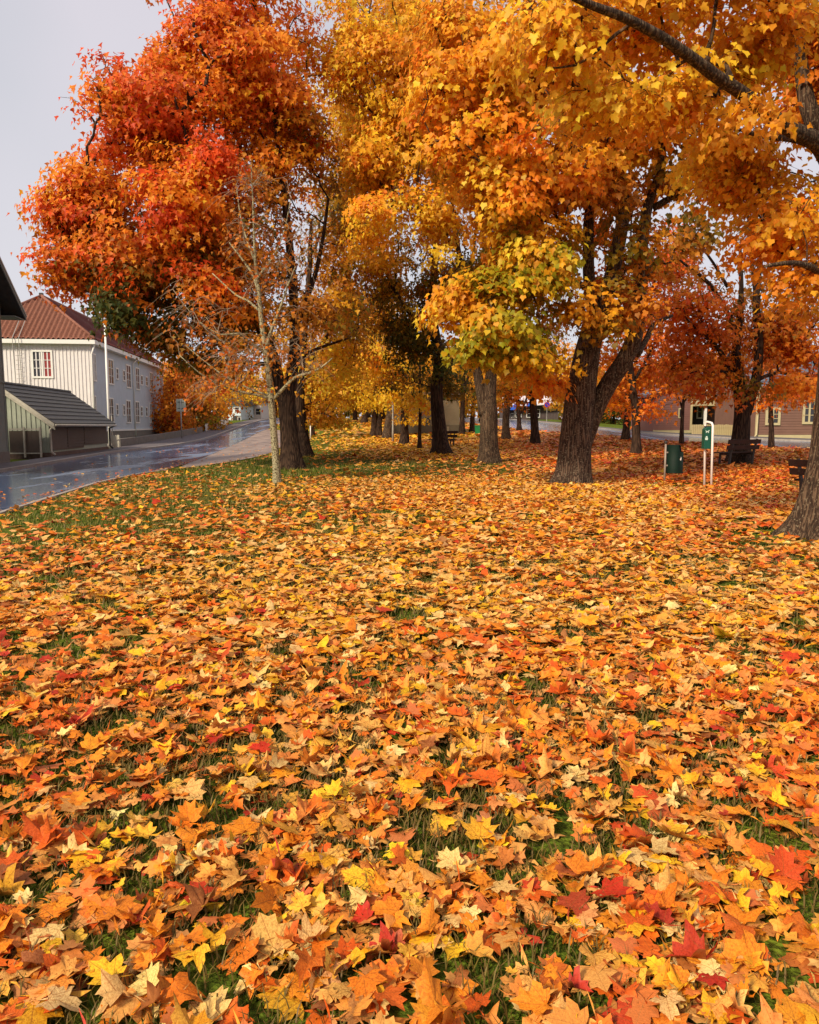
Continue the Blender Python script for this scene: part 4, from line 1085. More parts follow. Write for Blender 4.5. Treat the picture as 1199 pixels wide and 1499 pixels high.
LEAFCOUNT = {}
def make_tree(name, label, Y, limbs, blobs, bark, group, low=1.2, fill=.2, leaf=.17, per=70, spread=.55, lod='star', sides=16, step=.3,
              r_tip=.012, attach_min=2.0, twigs=2, flare=.55, seed=1, ridge=.05, single=0, gz_base=None, twig_bark=None, dens=1.0, skel=True, bias=.42):
    """limbs: lists of (px, py, half width px[, dY]); blobs: (px, py, rx, ry, dY, depth m, clusters, colour mix)"""
    r = np.random.default_rng(seed)
    Ls = []
    for L in limbs:
        P = []; R = []
        for q in L:
            y = Y + (q[3] if len(q) > 3 else 0)
            P.append(at(q[0], q[1], y)); R.append(q[2] * y / FPX)
        Ls.append((P, R))
    base = Vector(Ls[0][0][0]); zg = float(Z(base.x, base.y))
    Ls[0][0][0] = Vector((base.x, base.y, zg - .25))
    root = thing(name, (base.x, base.y, zg), label, 'tree', group)
    nodes = []; nrad = []; plen = []; par = []
    ph = r.uniform(0, 6.28)
    tb = MB()
    for li, (P, R) in enumerate(Ls):
        p, rd = catmull(P, R, step if li < 2 else step * 1.5)
        if li == 0:
            h = np.maximum(0, p[:, 2] - zg)
            rd = rd * (1 + flare * np.exp(-h / .35))
        def mod(th, Ld, pt, li=li):
            h = max(0, pt.z - zg)
            m = 1.0
            if li == 0: m += .16 * math.exp(-h / .4) * math.cos(5 * th + ph) + .07 * math.exp(-h / 1.2) * math.cos(3 * th + 2 * ph)
            u = th * 7.0
            m += ridge * (float(vnoise(u + .35 * math.sin(Ld * 1.3), Ld * 1.1)) - .5) * 2
            m += ridge * 1.1 * (float(vnoise(th * 1.2 + 9, Ld * .6 + 5 * li)) - .5) * 2
            return m
        sd = sides if li < 2 else max(6, sides * 2 // 3)
        tb.tube([Vector(q) for q in p], list(rd), sd, mod)
        for q, w in zip(p, rd):
            if q[2] - zg > attach_min:
                nodes.append(q); nrad.append(w); plen.append(q[2] - zg); par.append(-1)
    tb.build('trunk', bark, root, True)
    # leaf clusters inside the crown lobes
    cp, cm, cctr = [], [], []
    for (bx, by, rx, ry, dY, dd, n, mix) in blobs:
        y = Y + dY; c = np.array(at(bx, by, y)); a = rx * y / FPX; b = ry * y / FPX
        n = max(1, int(n * dens))
        d = r.normal(0, 1, (n * 4, 3)); d /= np.linalg.norm(d, axis=1, keepdims=True)
        lob = .62 + .85 * fbm(d[:, 0] * 1.9 + seed + bx * .01, d[:, 2] * 1.9 + d[:, 1] * .9 + by * .01)      # ragged outline
        q = c + d * (r.random((n * 4, 1)) ** bias) * lob[:, None] * np.array([a, dd, b])
        hole = fbm(q[:, 0] * .75 + seed * 3.1, q[:, 2] * 1.25 + q[:, 1] * .3)      # gaps between sprays
        q = q[np.argsort(-hole + r.normal(0, .05, len(q)))][:n]
        q = q[q[:, 2] > zg + low + .2]
        cp.append(q); cm += [mix] * len(q); cctr.append(np.repeat(c[None], len(q), 0))
    nf = int(fill * sum(len(q) for q in cp)) if len(blobs) > 3 else 0       # sprays bridging neighbouring lobes
    cen = [q.mean(0) if len(q) else np.array([1e6, 0, 0]) for q in cp]
    wts = np.array([len(q) for q in cp], float); wts /= wts.sum(); offs = np.cumsum([0] + [len(q) for q in cp]); cm0 = list(cm)
    lob_ = list(cp)
    for _ in range(nf):
        i = int(r.choice(len(wts), p=wts)); dd_ = [np.linalg.norm(c_ - cen[i]) if k_ != i else 1e9 for k_, c_ in enumerate(cen)]
        j = int(np.argsort(dd_)[int(r.integers(0, 3))]) if len(dd_) > 3 else i
        if dd_[j] > 5.5 or not len(lob_[j]): continue
        q = lob_[i][int(r.integers(0, len(lob_[i])))] * .5 + lob_[j][int(r.integers(0, len(lob_[j])))] * .5 + r.normal(0, .25, 3)
        if q[2] < zg + low + .4: continue
        cp.append(q[None]); cctr.append(((cen[i] + cen[j]) / 2)[None]); cm.append(cm0[offs[i]] if r.random() < .5 else cm0[min(offs[j], len(cm0) - 1)])
    cp = np.vstack(cp); cctr = np.vstack(cctr); n = len(cp)
    # branch network: clusters joined nearest-first to the limbs
    nodes = [np.array(q) for q in nodes]
    bb = MB()
    if skel and nodes:
        NA = np.array(nodes); nl = list(plen)
        cost = np.full(n, 1e9); near = np.zeros(n, int)
        def upd(i0, arr):
            for j, q in enumerate(arr):
                dv = cp - q; d = np.sqrt((dv ** 2).sum(1)) + .32 * nl[i0 + j] + .5 * np.maximum(0, q[2] - cp[:, 2])
                m = d < cost; cost[m] = d[m]; near[m] = i0 + j
        upd(0, NA)
        done = np.zeros(n, bool); chains = []; load = np.zeros(len(nodes) + 4 * n); parent = np.full(len(nodes) + 4 * n, -1)
        for _ in range(n):
            k = int(np.argmin(np.where(done, 1e9, cost))); done[k] = True; j = int(near[k])
            a, b = nodes[j], cp[k]; ln = np.linalg.norm(b - a); i0 = len(nodes); new = []
            sag = np.array([0, 0, .10 * ln])
            for t in (.33, .67, 1.0):
                q = a + (b - a) * t + sag * math.sin(math.pi * t) + (r.normal(0, .05 * ln, 3) if t < 1 else 0)
                new.append(q)
            for t, q in enumerate(new):
                nodes.append(q); nl.append(nl[j] + ln * (t + 1) / 3); nrad.append(None)
                parent[i0 + t] = j if t == 0 else i0 + t - 1
            chains.append((j, i0)); upd(i0, new)
        for (j, i0) in chains:
            q = i0 + 2
            while q >= 0 and nrad[q] is None:
                load[q] += 1; q = parent[q]
        for (j, i0) in chains:
            rr = [r_tip * load[i0 + t] ** .46 for t in range(3)]
            r0 = min(nrad[j] * .7, rr[0] * 1.25) if nrad[j] is not None else r_tip * load[j] ** .46
            rr = [r0] + [min(v, r0) for v in rr]
            bb.tube([Vector(nodes[j])] + [Vector(nodes[i0 + t]) for t in range(3)], rr, 6 if rr[0] > .04 else 4, cap=False)
    # leaves
    P, Nn, Tt, Cc, cl_id = [], [], [], [], []
    for k in range(n):
        m = int(per * r.uniform(.55, 1.45))
        out = cp[k] - cctr[k]; out[2] *= .4; out /= np.linalg.norm(out) + 1e-6
        off = np.clip(r.normal(0, 1, (m, 3)), -1.65, 1.65) * np.array([spread, spread, spread * .42])
        off[:, 2] -= .28 * (off[:, 0] ** 2 + off[:, 1] ** 2) / spread
        P.append(cp[k] + off)
        side = off / (np.linalg.norm(off, axis=1, keepdims=True) + 1e-6)
        Nn.append(out * .6 + side * .35 + np.array([0, -.1, .45]) + r.normal(0, .3, (m, 3)))
        Tt.append(out * .4 + side * .5 + np.array([0, 0, -.75]) + r.normal(0, .35, (m, 3)))
        c1 = colours(1, cm[k], r, .05)[0]
        c = colours(m, cm[k], r); w = r.random((m, 1)) ** 2 * .8
        Cc.append((c1 * (1 - w) + c * w) * (1 + r.normal(0, .13, (m, 1))))
        if twigs:
            for q in P[-1][:twigs]:
                mid = (cp[k] + q) / 2 + np.array([0, 0, .05])
                bb.tube([Vector(cp[k]), Vector(mid), Vector(q)], [r_tip * .7, r_tip * .55, r_tip * .35], 3, cap=False)
    if bb.v: tag(bb.build('branches', twig_bark or bark, root, True), kind='stuff')
    P = np.vstack(P); Nn = np.vstack(Nn); Tt = np.vstack(Tt); Cc = np.clip(np.vstack(Cc), .004, .95)
    keep = P[:, 2] > Z0(P[:, 0], P[:, 1]) + low
    P, Nn, Tt, Cc = P[keep], Nn[keep], Tt[keep], Cc[keep]
    Rm = rot_frames(Nn, Tt); sc = leaf * r.uniform(.65, 1.25, len(P))
    if single:                                            # the leaves that show largest, one object each
        v = P - np.array([0, 0, CAMZ]); dep = v[:, 1] * CT - v[:, 2] * ST; hx = v[:, 0] / dep; hy = (v[:, 1] * ST + v[:, 2] * CT) / dep
        inn = (np.abs(hx) < .52) & (np.abs(hy) < .66) & (dep > 1)
        size = np.where(inn, sc / dep * np.abs((Rm[:, :, 2] * (v / np.linalg.norm(v, axis=1, keepdims=True))).sum(1)).clip(.3, 1), 0)
        top = np.argsort(-size)[:single]
        ms = [fast_mesh('maple_leaf', T, FM, leafpos=T) for T in VAR_C]
        for q in ms: q.materials.append(L_OBJ)
        for i in top:
            o = bpy.data.objects.new('maple_leaf', ms[int(r.integers(0, len(ms)))]); C.objects.link(o); adopt(o, root)
            M4 = np.eye(4); M4[:3, :3] = Rm[i] * sc[i]; M4[:3, 3] = P[i]
            o.matrix_basis = Matrix(M4.tolist()); o.color = (*Cc[i], 1)
        keep = np.ones(len(P), bool); keep[top] = False
        P, Rm, sc, Cc = P[keep], Rm[keep], sc[keep], Cc[keep]
    var, F = {'crown': (VAR_C, FM), 'small': (VAR_S, FS_), 'star': ([SV], SF), 'diamond': ([DV], DF)}[lod]
    V, Fv, Co, Lp = scatter(P, Rm, sc, Cc, var, F, r)
    tag(link('crown', fast_mesh('crown', V, Fv, Co, smooth=True), L_TREE, root), kind='stuff')
    LEAFCOUNT[label[:30]] = (len(P), len(Fv))
    return root

RO = {'RED': 3, 'ORANGE': 3, 'RUST': 1}
RO2 = {'RED': 1.0, 'ORANGE': 3.5, 'RUST': 1, 'GOLD': .7}
OG = {'ORANGE': 1.3, 'GOLD': 3.5, 'YELLOW': 1.2}
GO = {'GOLD': 3.5, 'YELLOW': 2.5, 'ORANGE': .6}
YE = {'YELLOW': 4, 'GOLD': 1.5}
YO = {'YELLOW': 3, 'ORANGE': 1, 'GOLD': 2}
YG = {'YGREEN': 4, 'GOLD': 1.6, 'YELLOW': 1, 'OLIVE': .8}
OL = {'OLIVE': 3, 'BROWN': 1.5, 'YGREEN': .7}
OG2 = {'OLIVE': 2, 'GREEN': 3}
BG = {'BROWN': 3, 'GOLD': 2, 'OLIVE': 1.2}
RB = {'RUST': 2.5, 'BROWN': 2, 'ORANGE': 1.5}
AV = 'maples of the avenue across the lawn'

# -- big red maple on the left
Yr = gp(425, 686).y
make_tree('maple_tree', 'large red and orange maple overhanging the left street behind the thin pale young tree', Yr,
    [[(427, 688, 13), (424, 660, 13), (421, 620, 12.5), (419, 590, 12.5), (425, 558, 9), (430, 510, 7.5), (429, 440, 6.5), (424, 370, 5.5), (416, 290, 4.5), (405, 200, 3.2), (396, 100, 2), (390, 10, 1.2)],
     [(418, 600, 9), (409, 565, 8.5), (398, 520, 8), (376, 470, 7, -.6), (345, 420, 6, -1.2), (322, 370, 5.2, -1.5), (300, 300, 4, -1.8), (275, 210, 2.6, -2), (250, 130, 1.4, -2)],
     [(345, 420, 4.5, -1.2), (290, 395, 4, -2), (230, 380, 3, -2.6), (160, 370, 2, -3), (100, 372, 1.2, -3)],
     [(322, 370, 4, -1.5), (320, 310, 3.5, -.5), (330, 220, 2.6, .5), (335, 120, 1.6, 1)],
     [(428, 480, 4.5), (455, 420, 3.6, .8), (470, 360, 2.8, 1.2), (480, 290, 1.8, 1.5)],
     [(432, 525, 3), (465, 510, 2.2, .5), (510, 495, 1.4, 1)]],
    [(345, 82, 105, 66, 0, 3.2, 62, RO2), (325, 20, 60, 34, 0, 2, 14, RO), (240, 160, 92, 72, -1, 3, 56, RO), (170, 220, 52, 68, -1.5, 2.2, 34, RO), (152, 332, 62, 72, -2, 2.6, 40, RO2),
     (98, 400, 50, 42, -2.5, 1.6, 18, RO), (215, 330, 110, 90, -2, 2.6, 56, RO2), (190, 430, 75, 55, -2, 2, 26, OG2), (255, 440, 75, 60, -1, 2, 26, OG2), (265, 400, 100, 55, -1.8, 2.0, 30, OL), (330, 190, 110, 110, 0, 3, 52, RO2), (360, 320, 110, 100, 0, 2.6, 44, BG),
     (445, 290, 70, 110, 1, 2.2, 40, BG), (470, 420, 62, 70, 1, 2, 26, BG), (310, 480, 80, 50, -1, 1.8, 22, OL), (330, 520, 60, 35, -.5, 1.5, 13, BG), (430, 130, 66, 90, .5, 2.6, 40, RO2), (240, 300, 22, 20, -3.4, .6, 6, {'RED': 1}), (225, 265, 25, 18, -3.3, .6, 6, {'RED': 1}),
     (165, 145, 40, 36, -1.4, 1.6, 14, RO2), (238, 88, 34, 30, -.6, 1.5, 18, RO2), (262, 140, 40, 40, -.6, 1.5, 14, RO2), (300, 260, 55, 50, -1.2, 1.6, 20, RO2), (350, 230, 50, 50, 0, 1.6, 14, RO2), (330, 380, 60, 50, -1, 1.6, 18, {'ORANGE': 2, 'BROWN': 2, 'GOLD': 1}), (405, 220, 50, 60, .4, 1.6, 14, {'ORANGE': 2, 'GOLD': 2}), (205, 128, 46, 32, -1, 2, 20, RO), (280, 72, 46, 32, -.4, 2, 18, RO), (128, 268, 28, 52, -2, 1.4, 16, RO), (96, 338, 28, 42, -2.3, 1.4, 14, RO), (72, 402, 24, 15, -2.6, .9, 6, RO), (150, 400, 60, 40, -2.4, 1.6, 18, {'RED': 1, 'OLIVE': 2, 'BROWN': 1}), (180, 375, 70, 30, -2.6, 1.4, 16, RO2), (395, 40, 60, 50, 0, 2.4, 20, RO2), (215, 400, 60, 45, -2.4, 1.4, 26, {'RUST': 2, 'ORANGE': 2, 'OLIVE': 1.5, 'RED': 1}), (290, 420, 70, 45, -2.2, 1.2, 22, {'ORANGE': 2, 'BROWN': 2, 'RED': 1}), (330, 470, 60, 40, -1.6, 1.0, 14, {'BROWN': 2, 'ORANGE': 1.5, 'OLIVE': 1}), (230, 470, 50, 30, -1.6, 1.4, 14, {'OLIVE': 2, 'RUST': 2, 'GREEN': 1}), (280, 360, 50, 50, -2, 1.4, 18, RO2), (160, 290, 60, 40, -2.4, 1.4, 14, RO2), (178, 408, 15, 15, -3.6, .5, 3, {'RED': 1}), (320, 225, 30, 20, -2.8, .6, 6, {'RED': 1}), (250, 270, 80, 60, -2.6, 1.2, 22, RO2), (350, -70, 130, 70, 0, 3.0, 34, RO2), (340, -170, 90, 60, 0, 2.6, 16, RO2)],
    B_DARK, AV, leaf=.168, per=68, spread=.36, lod='star', sides=22, step=.22, seed=3, twigs=1, dens=1.0, fill=.3)

# -- thin pale lichened young tree in front of it
Yl = gp(405, 709).y
make_tree('young_maple_tree', 'thin young tree with pale lichened bark and sparse brown leaves before the red maple', Yl,
    [[(406, 709, 5.6), (403, 670, 5.3), (399, 620, 5.0), (394, 560, 4.6), (388, 515, 4.2), (382, 470, 3.5), (378, 425, 2.9), (373, 380, 2.2), (371, 330, 1.5), (369, 280, 1.0), (367, 240, .6)],
     [(400, 584, 2.6), (418, 565, 2.4, -.1), (432, 552, 2.2, -.2), (452, 546, 1.8, -.3), (470, 538, 1.4, -.4), (486, 524, .9, -.5)],
     [(398, 584, 2.0), (375, 578, 1.8, -.1), (345, 572, 1.5, -.3), (315, 560, 1.1, -.5), (290, 545, .8, -.7), (262, 520, .6, -.9)],
     [(396, 580, 1.7), (360, 567, 1.4, .3), (320, 545, 1.0, .6), (270, 505, .6, .9)],
     [(388, 512, 3.0), (398, 480, 2.2, -.2), (410, 450, 1.8, -.3), (420, 420, 1.3, -.4), (432, 390, .9, -.5)],
     [(386, 515, 2.2), (366, 502, 1.8, -.2), (350, 488, 1.4, -.4), (320, 490, 1.0, -.6), (290, 470, .6, -.8)],
     [(379, 455, 2.0), (362, 440, 1.6, .2), (345, 432, 1.2, .4), (310, 400, .7, .6)],
     [(376, 410, 2.0), (385, 395, 1.6, -.2), (400, 375, 1.2, -.3), (415, 340, .8, -.4), (425, 290, .5, -.4)],
     [(374, 385, 1.8), (362, 355, 1.3, .2), (352, 320, .9, .4), (345, 270, .5, .5)],
     [(378, 430, 2.2), (371, 405, 2.0, .1), (358, 385, 1.4, .1), (335, 355, .8, .1)]],
    [(330, 500, 80, 50, -.3, 1.0, 34, {'BROWN': 3, 'RUST': 2}), (420, 470, 60, 60, 0, 1.0, 22, {'BROWN': 3, 'ORANGE': 1}), (370, 360, 75, 70, 0, 1.2, 34, {'BROWN': 3, 'RUST': 2}), (365, 275, 55, 45, 0, .9, 18, {'RUST': 3, 'BROWN': 2}), (300, 555, 55, 30, -.5, .8, 14, {'BROWN': 2, 'RUST': 2}), (465, 530, 30, 25, -.3, .6, 8, {'YELLOW': 1, 'BROWN': 2}), (300, 440, 50, 40, 0, .9, 14, {'BROWN': 2, 'RUST': 2})],
    B_LICH, None, leaf=.095, per=11, spread=.42, lod='small', sides=18, step=.16, r_tip=.0065, attach_min=1.8, twigs=4, twig_bark=mat('pale_twig', lin(150, 130, 108), .8, .2), flare=.25, seed=8, ridge=.02, bias=.6)

# -- trunks close behind the red maple
Y2 = gp(445, 668).y
make_tree('maple_tree', 'second dark trunk standing directly behind the red maple, with brown gold leaves', Y2,
    [[(446, 669, 10), (442, 640, 9.5), (438, 610, 9), (437, 575, 8), (440, 530, 6.5), (446, 470, 5), (452, 400, 3.5), (455, 320, 2)],
     [(438, 560, 4), (460, 520, 3.2, 1), (490, 470, 2.4, 1.5), (505, 410, 1.5, 2)]],
    [(475, 530, 50, 40, 1, 2, 22, GO), (500, 470, 50, 55, 1, 2.2, 28, BG), (490, 380, 60, 70, 1, 2.4, 34, BG), (520, 300, 50, 70, 2, 2.2, 26, OL), (410, 520, 50, 40, 2, 2, 16, BG), (480, 200, 60, 80, 2, 2.4, 26, GO), (470, 590, 32, 30, 1, 1.4, 13, {'GOLD': 2, 'YGREEN': 1, 'BROWN': 1})],
    B_DARK, AV, leaf=.16, per=100, spread=.46, lod='star', sides=16, step=.3, seed=12, twigs=1)

# -- tall golden maple left of centre, trunk with the dark green lower boughs
Y645 = gp(647, 666).y
make_tree('maple_tree', 'stout dark curved trunk in the centre of the avenue with dark green lower boughs', Y645,
    [[(648, 666, 11.5), (645, 640, 10.5), (641, 600, 9.5), (640, 565, 9), (644, 530, 8), (640, 500, 7), (634, 460, 6), (636, 400, 5), (642, 330, 4), (645, 240, 2.8), (645, 140, 1.6)],
     [(641, 500, 5.0), (610, 470, 4, -.5), (580, 430, 3, -1), (555, 370, 2.2, -1), (545, 290, 1.4, -1)],
     [(638, 470, 4.5), (668, 440, 3.6, .6), (690, 390, 2.6, 1), (700, 310, 1.6, 1)]],
    [(615, 505, 62, 48, -.5, 1.8, 36, OG2), (655, 565, 40, 25, .5, 1.2, 9, OG2), (585, 560, 24, 16, 0, .9, 3, {'GREEN': 1, 'GOLD': 1}), (665, 440, 55, 55, .8, 1.8, 26, OL), (585, 430, 52, 50, -.5, 1.8, 24, {'OLIVE': 2, 'GOLD': 2}), (560, 360, 60, 60, -1, 2, 32, GO), (640, 370, 70, 60, 0, 2, 30, OL),
     (560, 270, 70, 80, -1, 2.4, 44, GO), (660, 270, 80, 80, 0, 2.4, 40, OG), (600, 160, 100, 90, -.5, 3, 60, GO), (520, 150, 55, 90, -1, 2.4, 32, GO), (560, 60, 100, 65, -.5, 3, 44, GO), (660, 90, 70, 80, 0, 2.6, 34, OG), (590, -40, 120, 60, 0, 3, 30, GO), (590, -140, 80, 50, 0, 2.6, 14, GO)],
    B_DARK, AV, leaf=.168, per=84, spread=.38, lod='star', sides=20, step=.28, seed=21, twigs=1)

# -- lighter forked trunk, right of centre
Y715 = gp(716, 678).y
make_tree('maple_tree', 'lighter brown forked trunk between the dark curved trunk and the largest maple', Y715,
    [[(717, 679, 13), (716, 650, 12.5), (716, 610, 12.5), (717, 580, 10), (720, 545, 8), (724, 500, 6.5), (732, 430, 5), (738, 340, 3.6), (736, 240, 2.2), (730, 140, 1.4)],
     [(710, 608, 8), (705, 575, 7.2), (699, 540, 6.6), (694, 500, 6.0), (688, 455, 5), (676, 390, 3.8), (664, 310, 2.6), (655, 220, 1.5)],
     [(722, 520, 4), (752, 490, 3, -.6), (780, 450, 2, -1)]],
    [(570, 330, 50, 45, -3, 1.6, 18, YO), (620, 230, 75, 70, -2, 2.2, 44, YO), (530, 230, 50, 55, -2, 2, 26, YO), (590, 110, 80, 80, -2, 2.6, 46, GO), (680, 180, 70, 80, -1.5, 2.4, 40, OG), (640, 330, 45, 50, -2.4, 1.4, 20, GO), (740, 250, 70, 90, 0, 2.6, 34, OG), (700, 60, 90, 70, -1, 2.8, 38, OG),
     (520, 60, 60, 70, -2, 2, 26, GO), (480, 110, 40, 60, -1.6, 1.6, 15, GO), (710, 380, 60, 50, 0, 2, 20, OL), (700, 520, 30, 30, .6, 1.2, 7, OG2), (640, -60, 120, 70, -1, 3, 30, OG)],
    B_MID, AV, leaf=.168, per=84, spread=.38, lod='star', sides=22, step=.24, seed=33, twigs=1)

# -- the largest maple, forked low, right of centre
Yh = gp(832, 709).y
make_tree('maple_tree', 'largest maple with thick ridged trunk splitting low into two leaning stems', Yh,
    [[(833, 711, 23.5), (838, 690, 22.5), (841, 660, 22.5), (845, 620, 22.5), (850, 575, 21), (857, 535, 19), (866, 492, 16.5), (880, 450, 13), (896, 405, 10.5), (908, 350, 9.5), (914, 300, 8), (908, 240, 6), (897, 170, 4.4, .6), (890, 90, 3, 1), (885, 0, 1.8, 1.2)],
     [(850, 660, 13, .25), (872, 600, 13, .1), (893, 560, 13, 0), (915, 527, 12.5, -.1), (930, 492, 11.5, -.2), (936, 440, 10.5, -.2), (939, 390, 9, -.2), (942, 345, 8, -.2), (950, 300, 6.8, -.2), (966, 250, 5, -.3), (972, 180, 4.2, -.4), (975, 90, 2.6, -.5), (980, 0, 1.5, -.5)],
     [(872, 470, 9.5), (865, 430, 8.5, -.3), (862, 385, 8, -.5), (862, 330, 7.5, -.6), (864, 285, 6.5, -.7), (850, 235, 4.6, -.9), (820, 180, 3, -1.2), (790, 110, 1.8, -1.4)],
     [(956, 305, 5), (985, 288, 4.2, -.2), (1010, 275, 3.4, -.4), (1040, 262, 2.4, -.6), (1070, 235, 1.4, -.8)],
     [(862, 360, 5, -.5), (836, 330, 4.4, -.8), (800, 322, 3.6, -1.2), (765, 305, 2.8, -1.5), (735, 290, 1.8, -1.8)],
     [(872, 300, 5, -.6), (890, 260, 4.5, -.4), (880, 225, 3.5, -.4), (872, 190, 2, -.4)],
     [(866, 425, 5, -.4), (835, 410, 4.2, -1.0), (795, 405, 3.2, -1.6), (750, 420, 2.2, -2.1), (715, 440, 1.4, -2.4)],
     [(934, 520, 4.6), (948, 495, 4.0, .3), (958, 475, 3, .6), (985, 462, 2, .9)]],
    [(742, 425, 66, 36, -2, 1.3, 28, {'YGREEN': 5, 'GOLD': 2.5, 'YELLOW': 1.2}), (742, 478, 68, 34, -2, 1.3, 28, YG), (768, 516, 38, 18, -1.8, 1, 9, YG), (700, 440, 50, 32, -2, 1, 15, GO), (690, 492, 40, 26, -1.8, 1.1, 11, {'YGREEN': 4, 'GOLD': 1.5, 'YELLOW': 1}), (782, 552, 30, 12, -.6, .6, 5, {'ORANGE': 3, 'RUST': 1}),
     (795, 362, 52, 40, -1.6, 1.1, 20, {'GOLD': 3, 'YELLOW': 1.5, 'YGREEN': 1.2}), (836, 448, 16, 16, -1.7, .4, 4, {'GOLD': 3, 'OLIVE': 2}), (900, 425, 34, 24, -1.4, .5, 4, {'OLIVE': 2, 'BROWN': 2}), (945, 445, 22, 30, -1.2, .4, 4, {'BROWN': 2, 'ORANGE': 2}), (750, 300, 80, 60, -1.4, 1.8, 36, OG),
     (830, 215, 90, 70, -1.2, 2, 44, {'ORANGE': 3, 'GOLD': 3, 'BROWN': 1}), (940, 200, 70, 60, -.8, 1.8, 30, OG), (1000, 240, 60, 45, -.6, 1.5, 18, {'OLIVE': 2, 'BROWN': 2, 'ORANGE': 1}), (700, 190, 70, 75, -1.2, 2, 34, OG), (880, 100, 100, 70, -.6, 2.4, 44, OG), (760, 100, 90, 80, -1.2, 2.4, 42, OG), (985, 110, 70, 70, -.6, 2, 30, OG),
     (915, 290, 36, 34, -1.4, .5, 4, {'OLIVE': 2, 'BROWN': 2}), (680, 60, 70, 60, -1.4, 2, 22, OG), (660, 110, 45, 60, -1.8, 1.4, 16, OG), (870, -30, 150, 60, -.5, 2.8, 34, OG), (850, -150, 110, 60, -.5, 2.6, 16, OG), (1010, 340, 24, 22, -.4, .7, 3, {'OLIVE': 1, 'BROWN': 1}), (925, 345, 30, 26, -1.3, .4, 5, {'OLIVE': 2, 'GOLD': 2}), (890, 470, 26, 14, -1.5, .3, 3, {'GOLD': 2, 'OLIVE': 1}), (905, 330, 50, 60, 2.2, 1.0, 18, {'BROWN': 2, 'ORANGE': 2, 'OLIVE': 1}), (890, 430, 40, 50, 2.4, .9, 14, {'ORANGE': 2, 'RUST': 2, 'OLIVE': 1})],
    B_HERO, AV, leaf=.145, per=76, spread=.31, lod='small', sides=44, step=.12, seed=44, twigs=2, flare=.36, ridge=.045, r_tip=.009)

# -- maple at the right frame edge whose limb hangs over the view
Yn = gp(1160, 788).y
near = make_tree('maple_tree', 'nearest maple, at the right frame edge, with a long bare overhanging limb', Yn,
    [[(1228, 790, 48), (1232, 730, 46), (1240, 660, 45), (1246, 580, 44), (1250, 480, 42), (1252, 380, 38), (1246, 280, 32), (1240, 180, 26), (1236, 60, 20), (1230, -80, 14), (1226, -240, 8)],
     [(1250, 330, 20, 0), (1230, 262, 16, -.3), (1200, 212, 12, -.7), (1160, 190, 10.5, -1.1), (1125, 166, 9.5, -1.4), (1090, 138, 9, -1.7), (1050, 112, 8.4, -2.0), (1010, 82, 7.6, -2.3), (965, 52, 7.0, -2.6), (915, 26, 6.2, -2.9), (860, 5, 5, -3.2), (800, -25, 3.4, -3.5), (740, -60, 2, -3.8)],
     [(1244, 250, 18), (1215, 212, 14, .2), (1185, 160, 11, .4), (1172, 80, 8, .5), (1168, -10, 5, .6), (1165, -120, 2.5, .6)],
     [(960, 50, 3.4, -2.6), (925, 35, 2.6, -2.4), (880, 70, 2.2, -2.3), (845, 95, 1.6, -2.2), (800, 100, 1, -2.1)],
     [(1215, 225, 7, .1), (1170, 205, 5, -.2), (1120, 200, 3.5, -.5), (1085, 190, 2, -.8)],
     [(1240, 430, 10, -.2), (1205, 400, 6, -.8), (1165, 385, 3.6, -1.3), (1120, 390, 2, -1.6)]],
    [(1120, 268, 66, 36, .7, .7, 26, OG), (1040, 205, 56, 28, .2, .8, 15, OG), (1155, 325, 46, 50, -.4, .8, 17, {'ORANGE': 2.5, 'GOLD': 2}), (1182, 405, 20, 30, -.6, .5, 5, {'ORANGE': 2, 'GOLD': 2}), (1080, 60, 80, 46, -.5, 1.1, 20, OG), (960, 30, 90, 32, -1.2, .9, 15, OG), (900, 140, 60, 36, -1.3, .9, 10, OG), (985, 130, 60, 36, -.9, .8, 12, OG),
     (1170, 60, 45, 50, .8, .8, 16, {'ORANGE': 3, 'RUST': 2}), (1180, 140, 36, 40, 1.3, .7, 11, {'ORANGE': 3, 'RUST': 2}), (830, 40, 60, 40, -2.0, .8, 13, OG), (1100, 150, 14, 10, -1.9, .2, 2, OG), (1000, -70, 180, 50, -1.2, 1.4, 32, OG), (1180, -90, 120, 80, .2, 1.6, 28, OG), (1330, 120, 110, 130, 0, 2, 36, OG), (1330, 350, 90, 110, 0, 1.6, 20, OG), (1230, -260, 160, 90, 0, 2, 20, OG), (1300, 60, 80, 80, 2, 1.6, 16, OG)],
    B_MID, AV, leaf=.094, per=92, spread=.25, fill=0.0, lod='small', sides=48, step=.10, seed=55, twigs=5, flare=.62, ridge=.05, r_tip=.006, single=300)

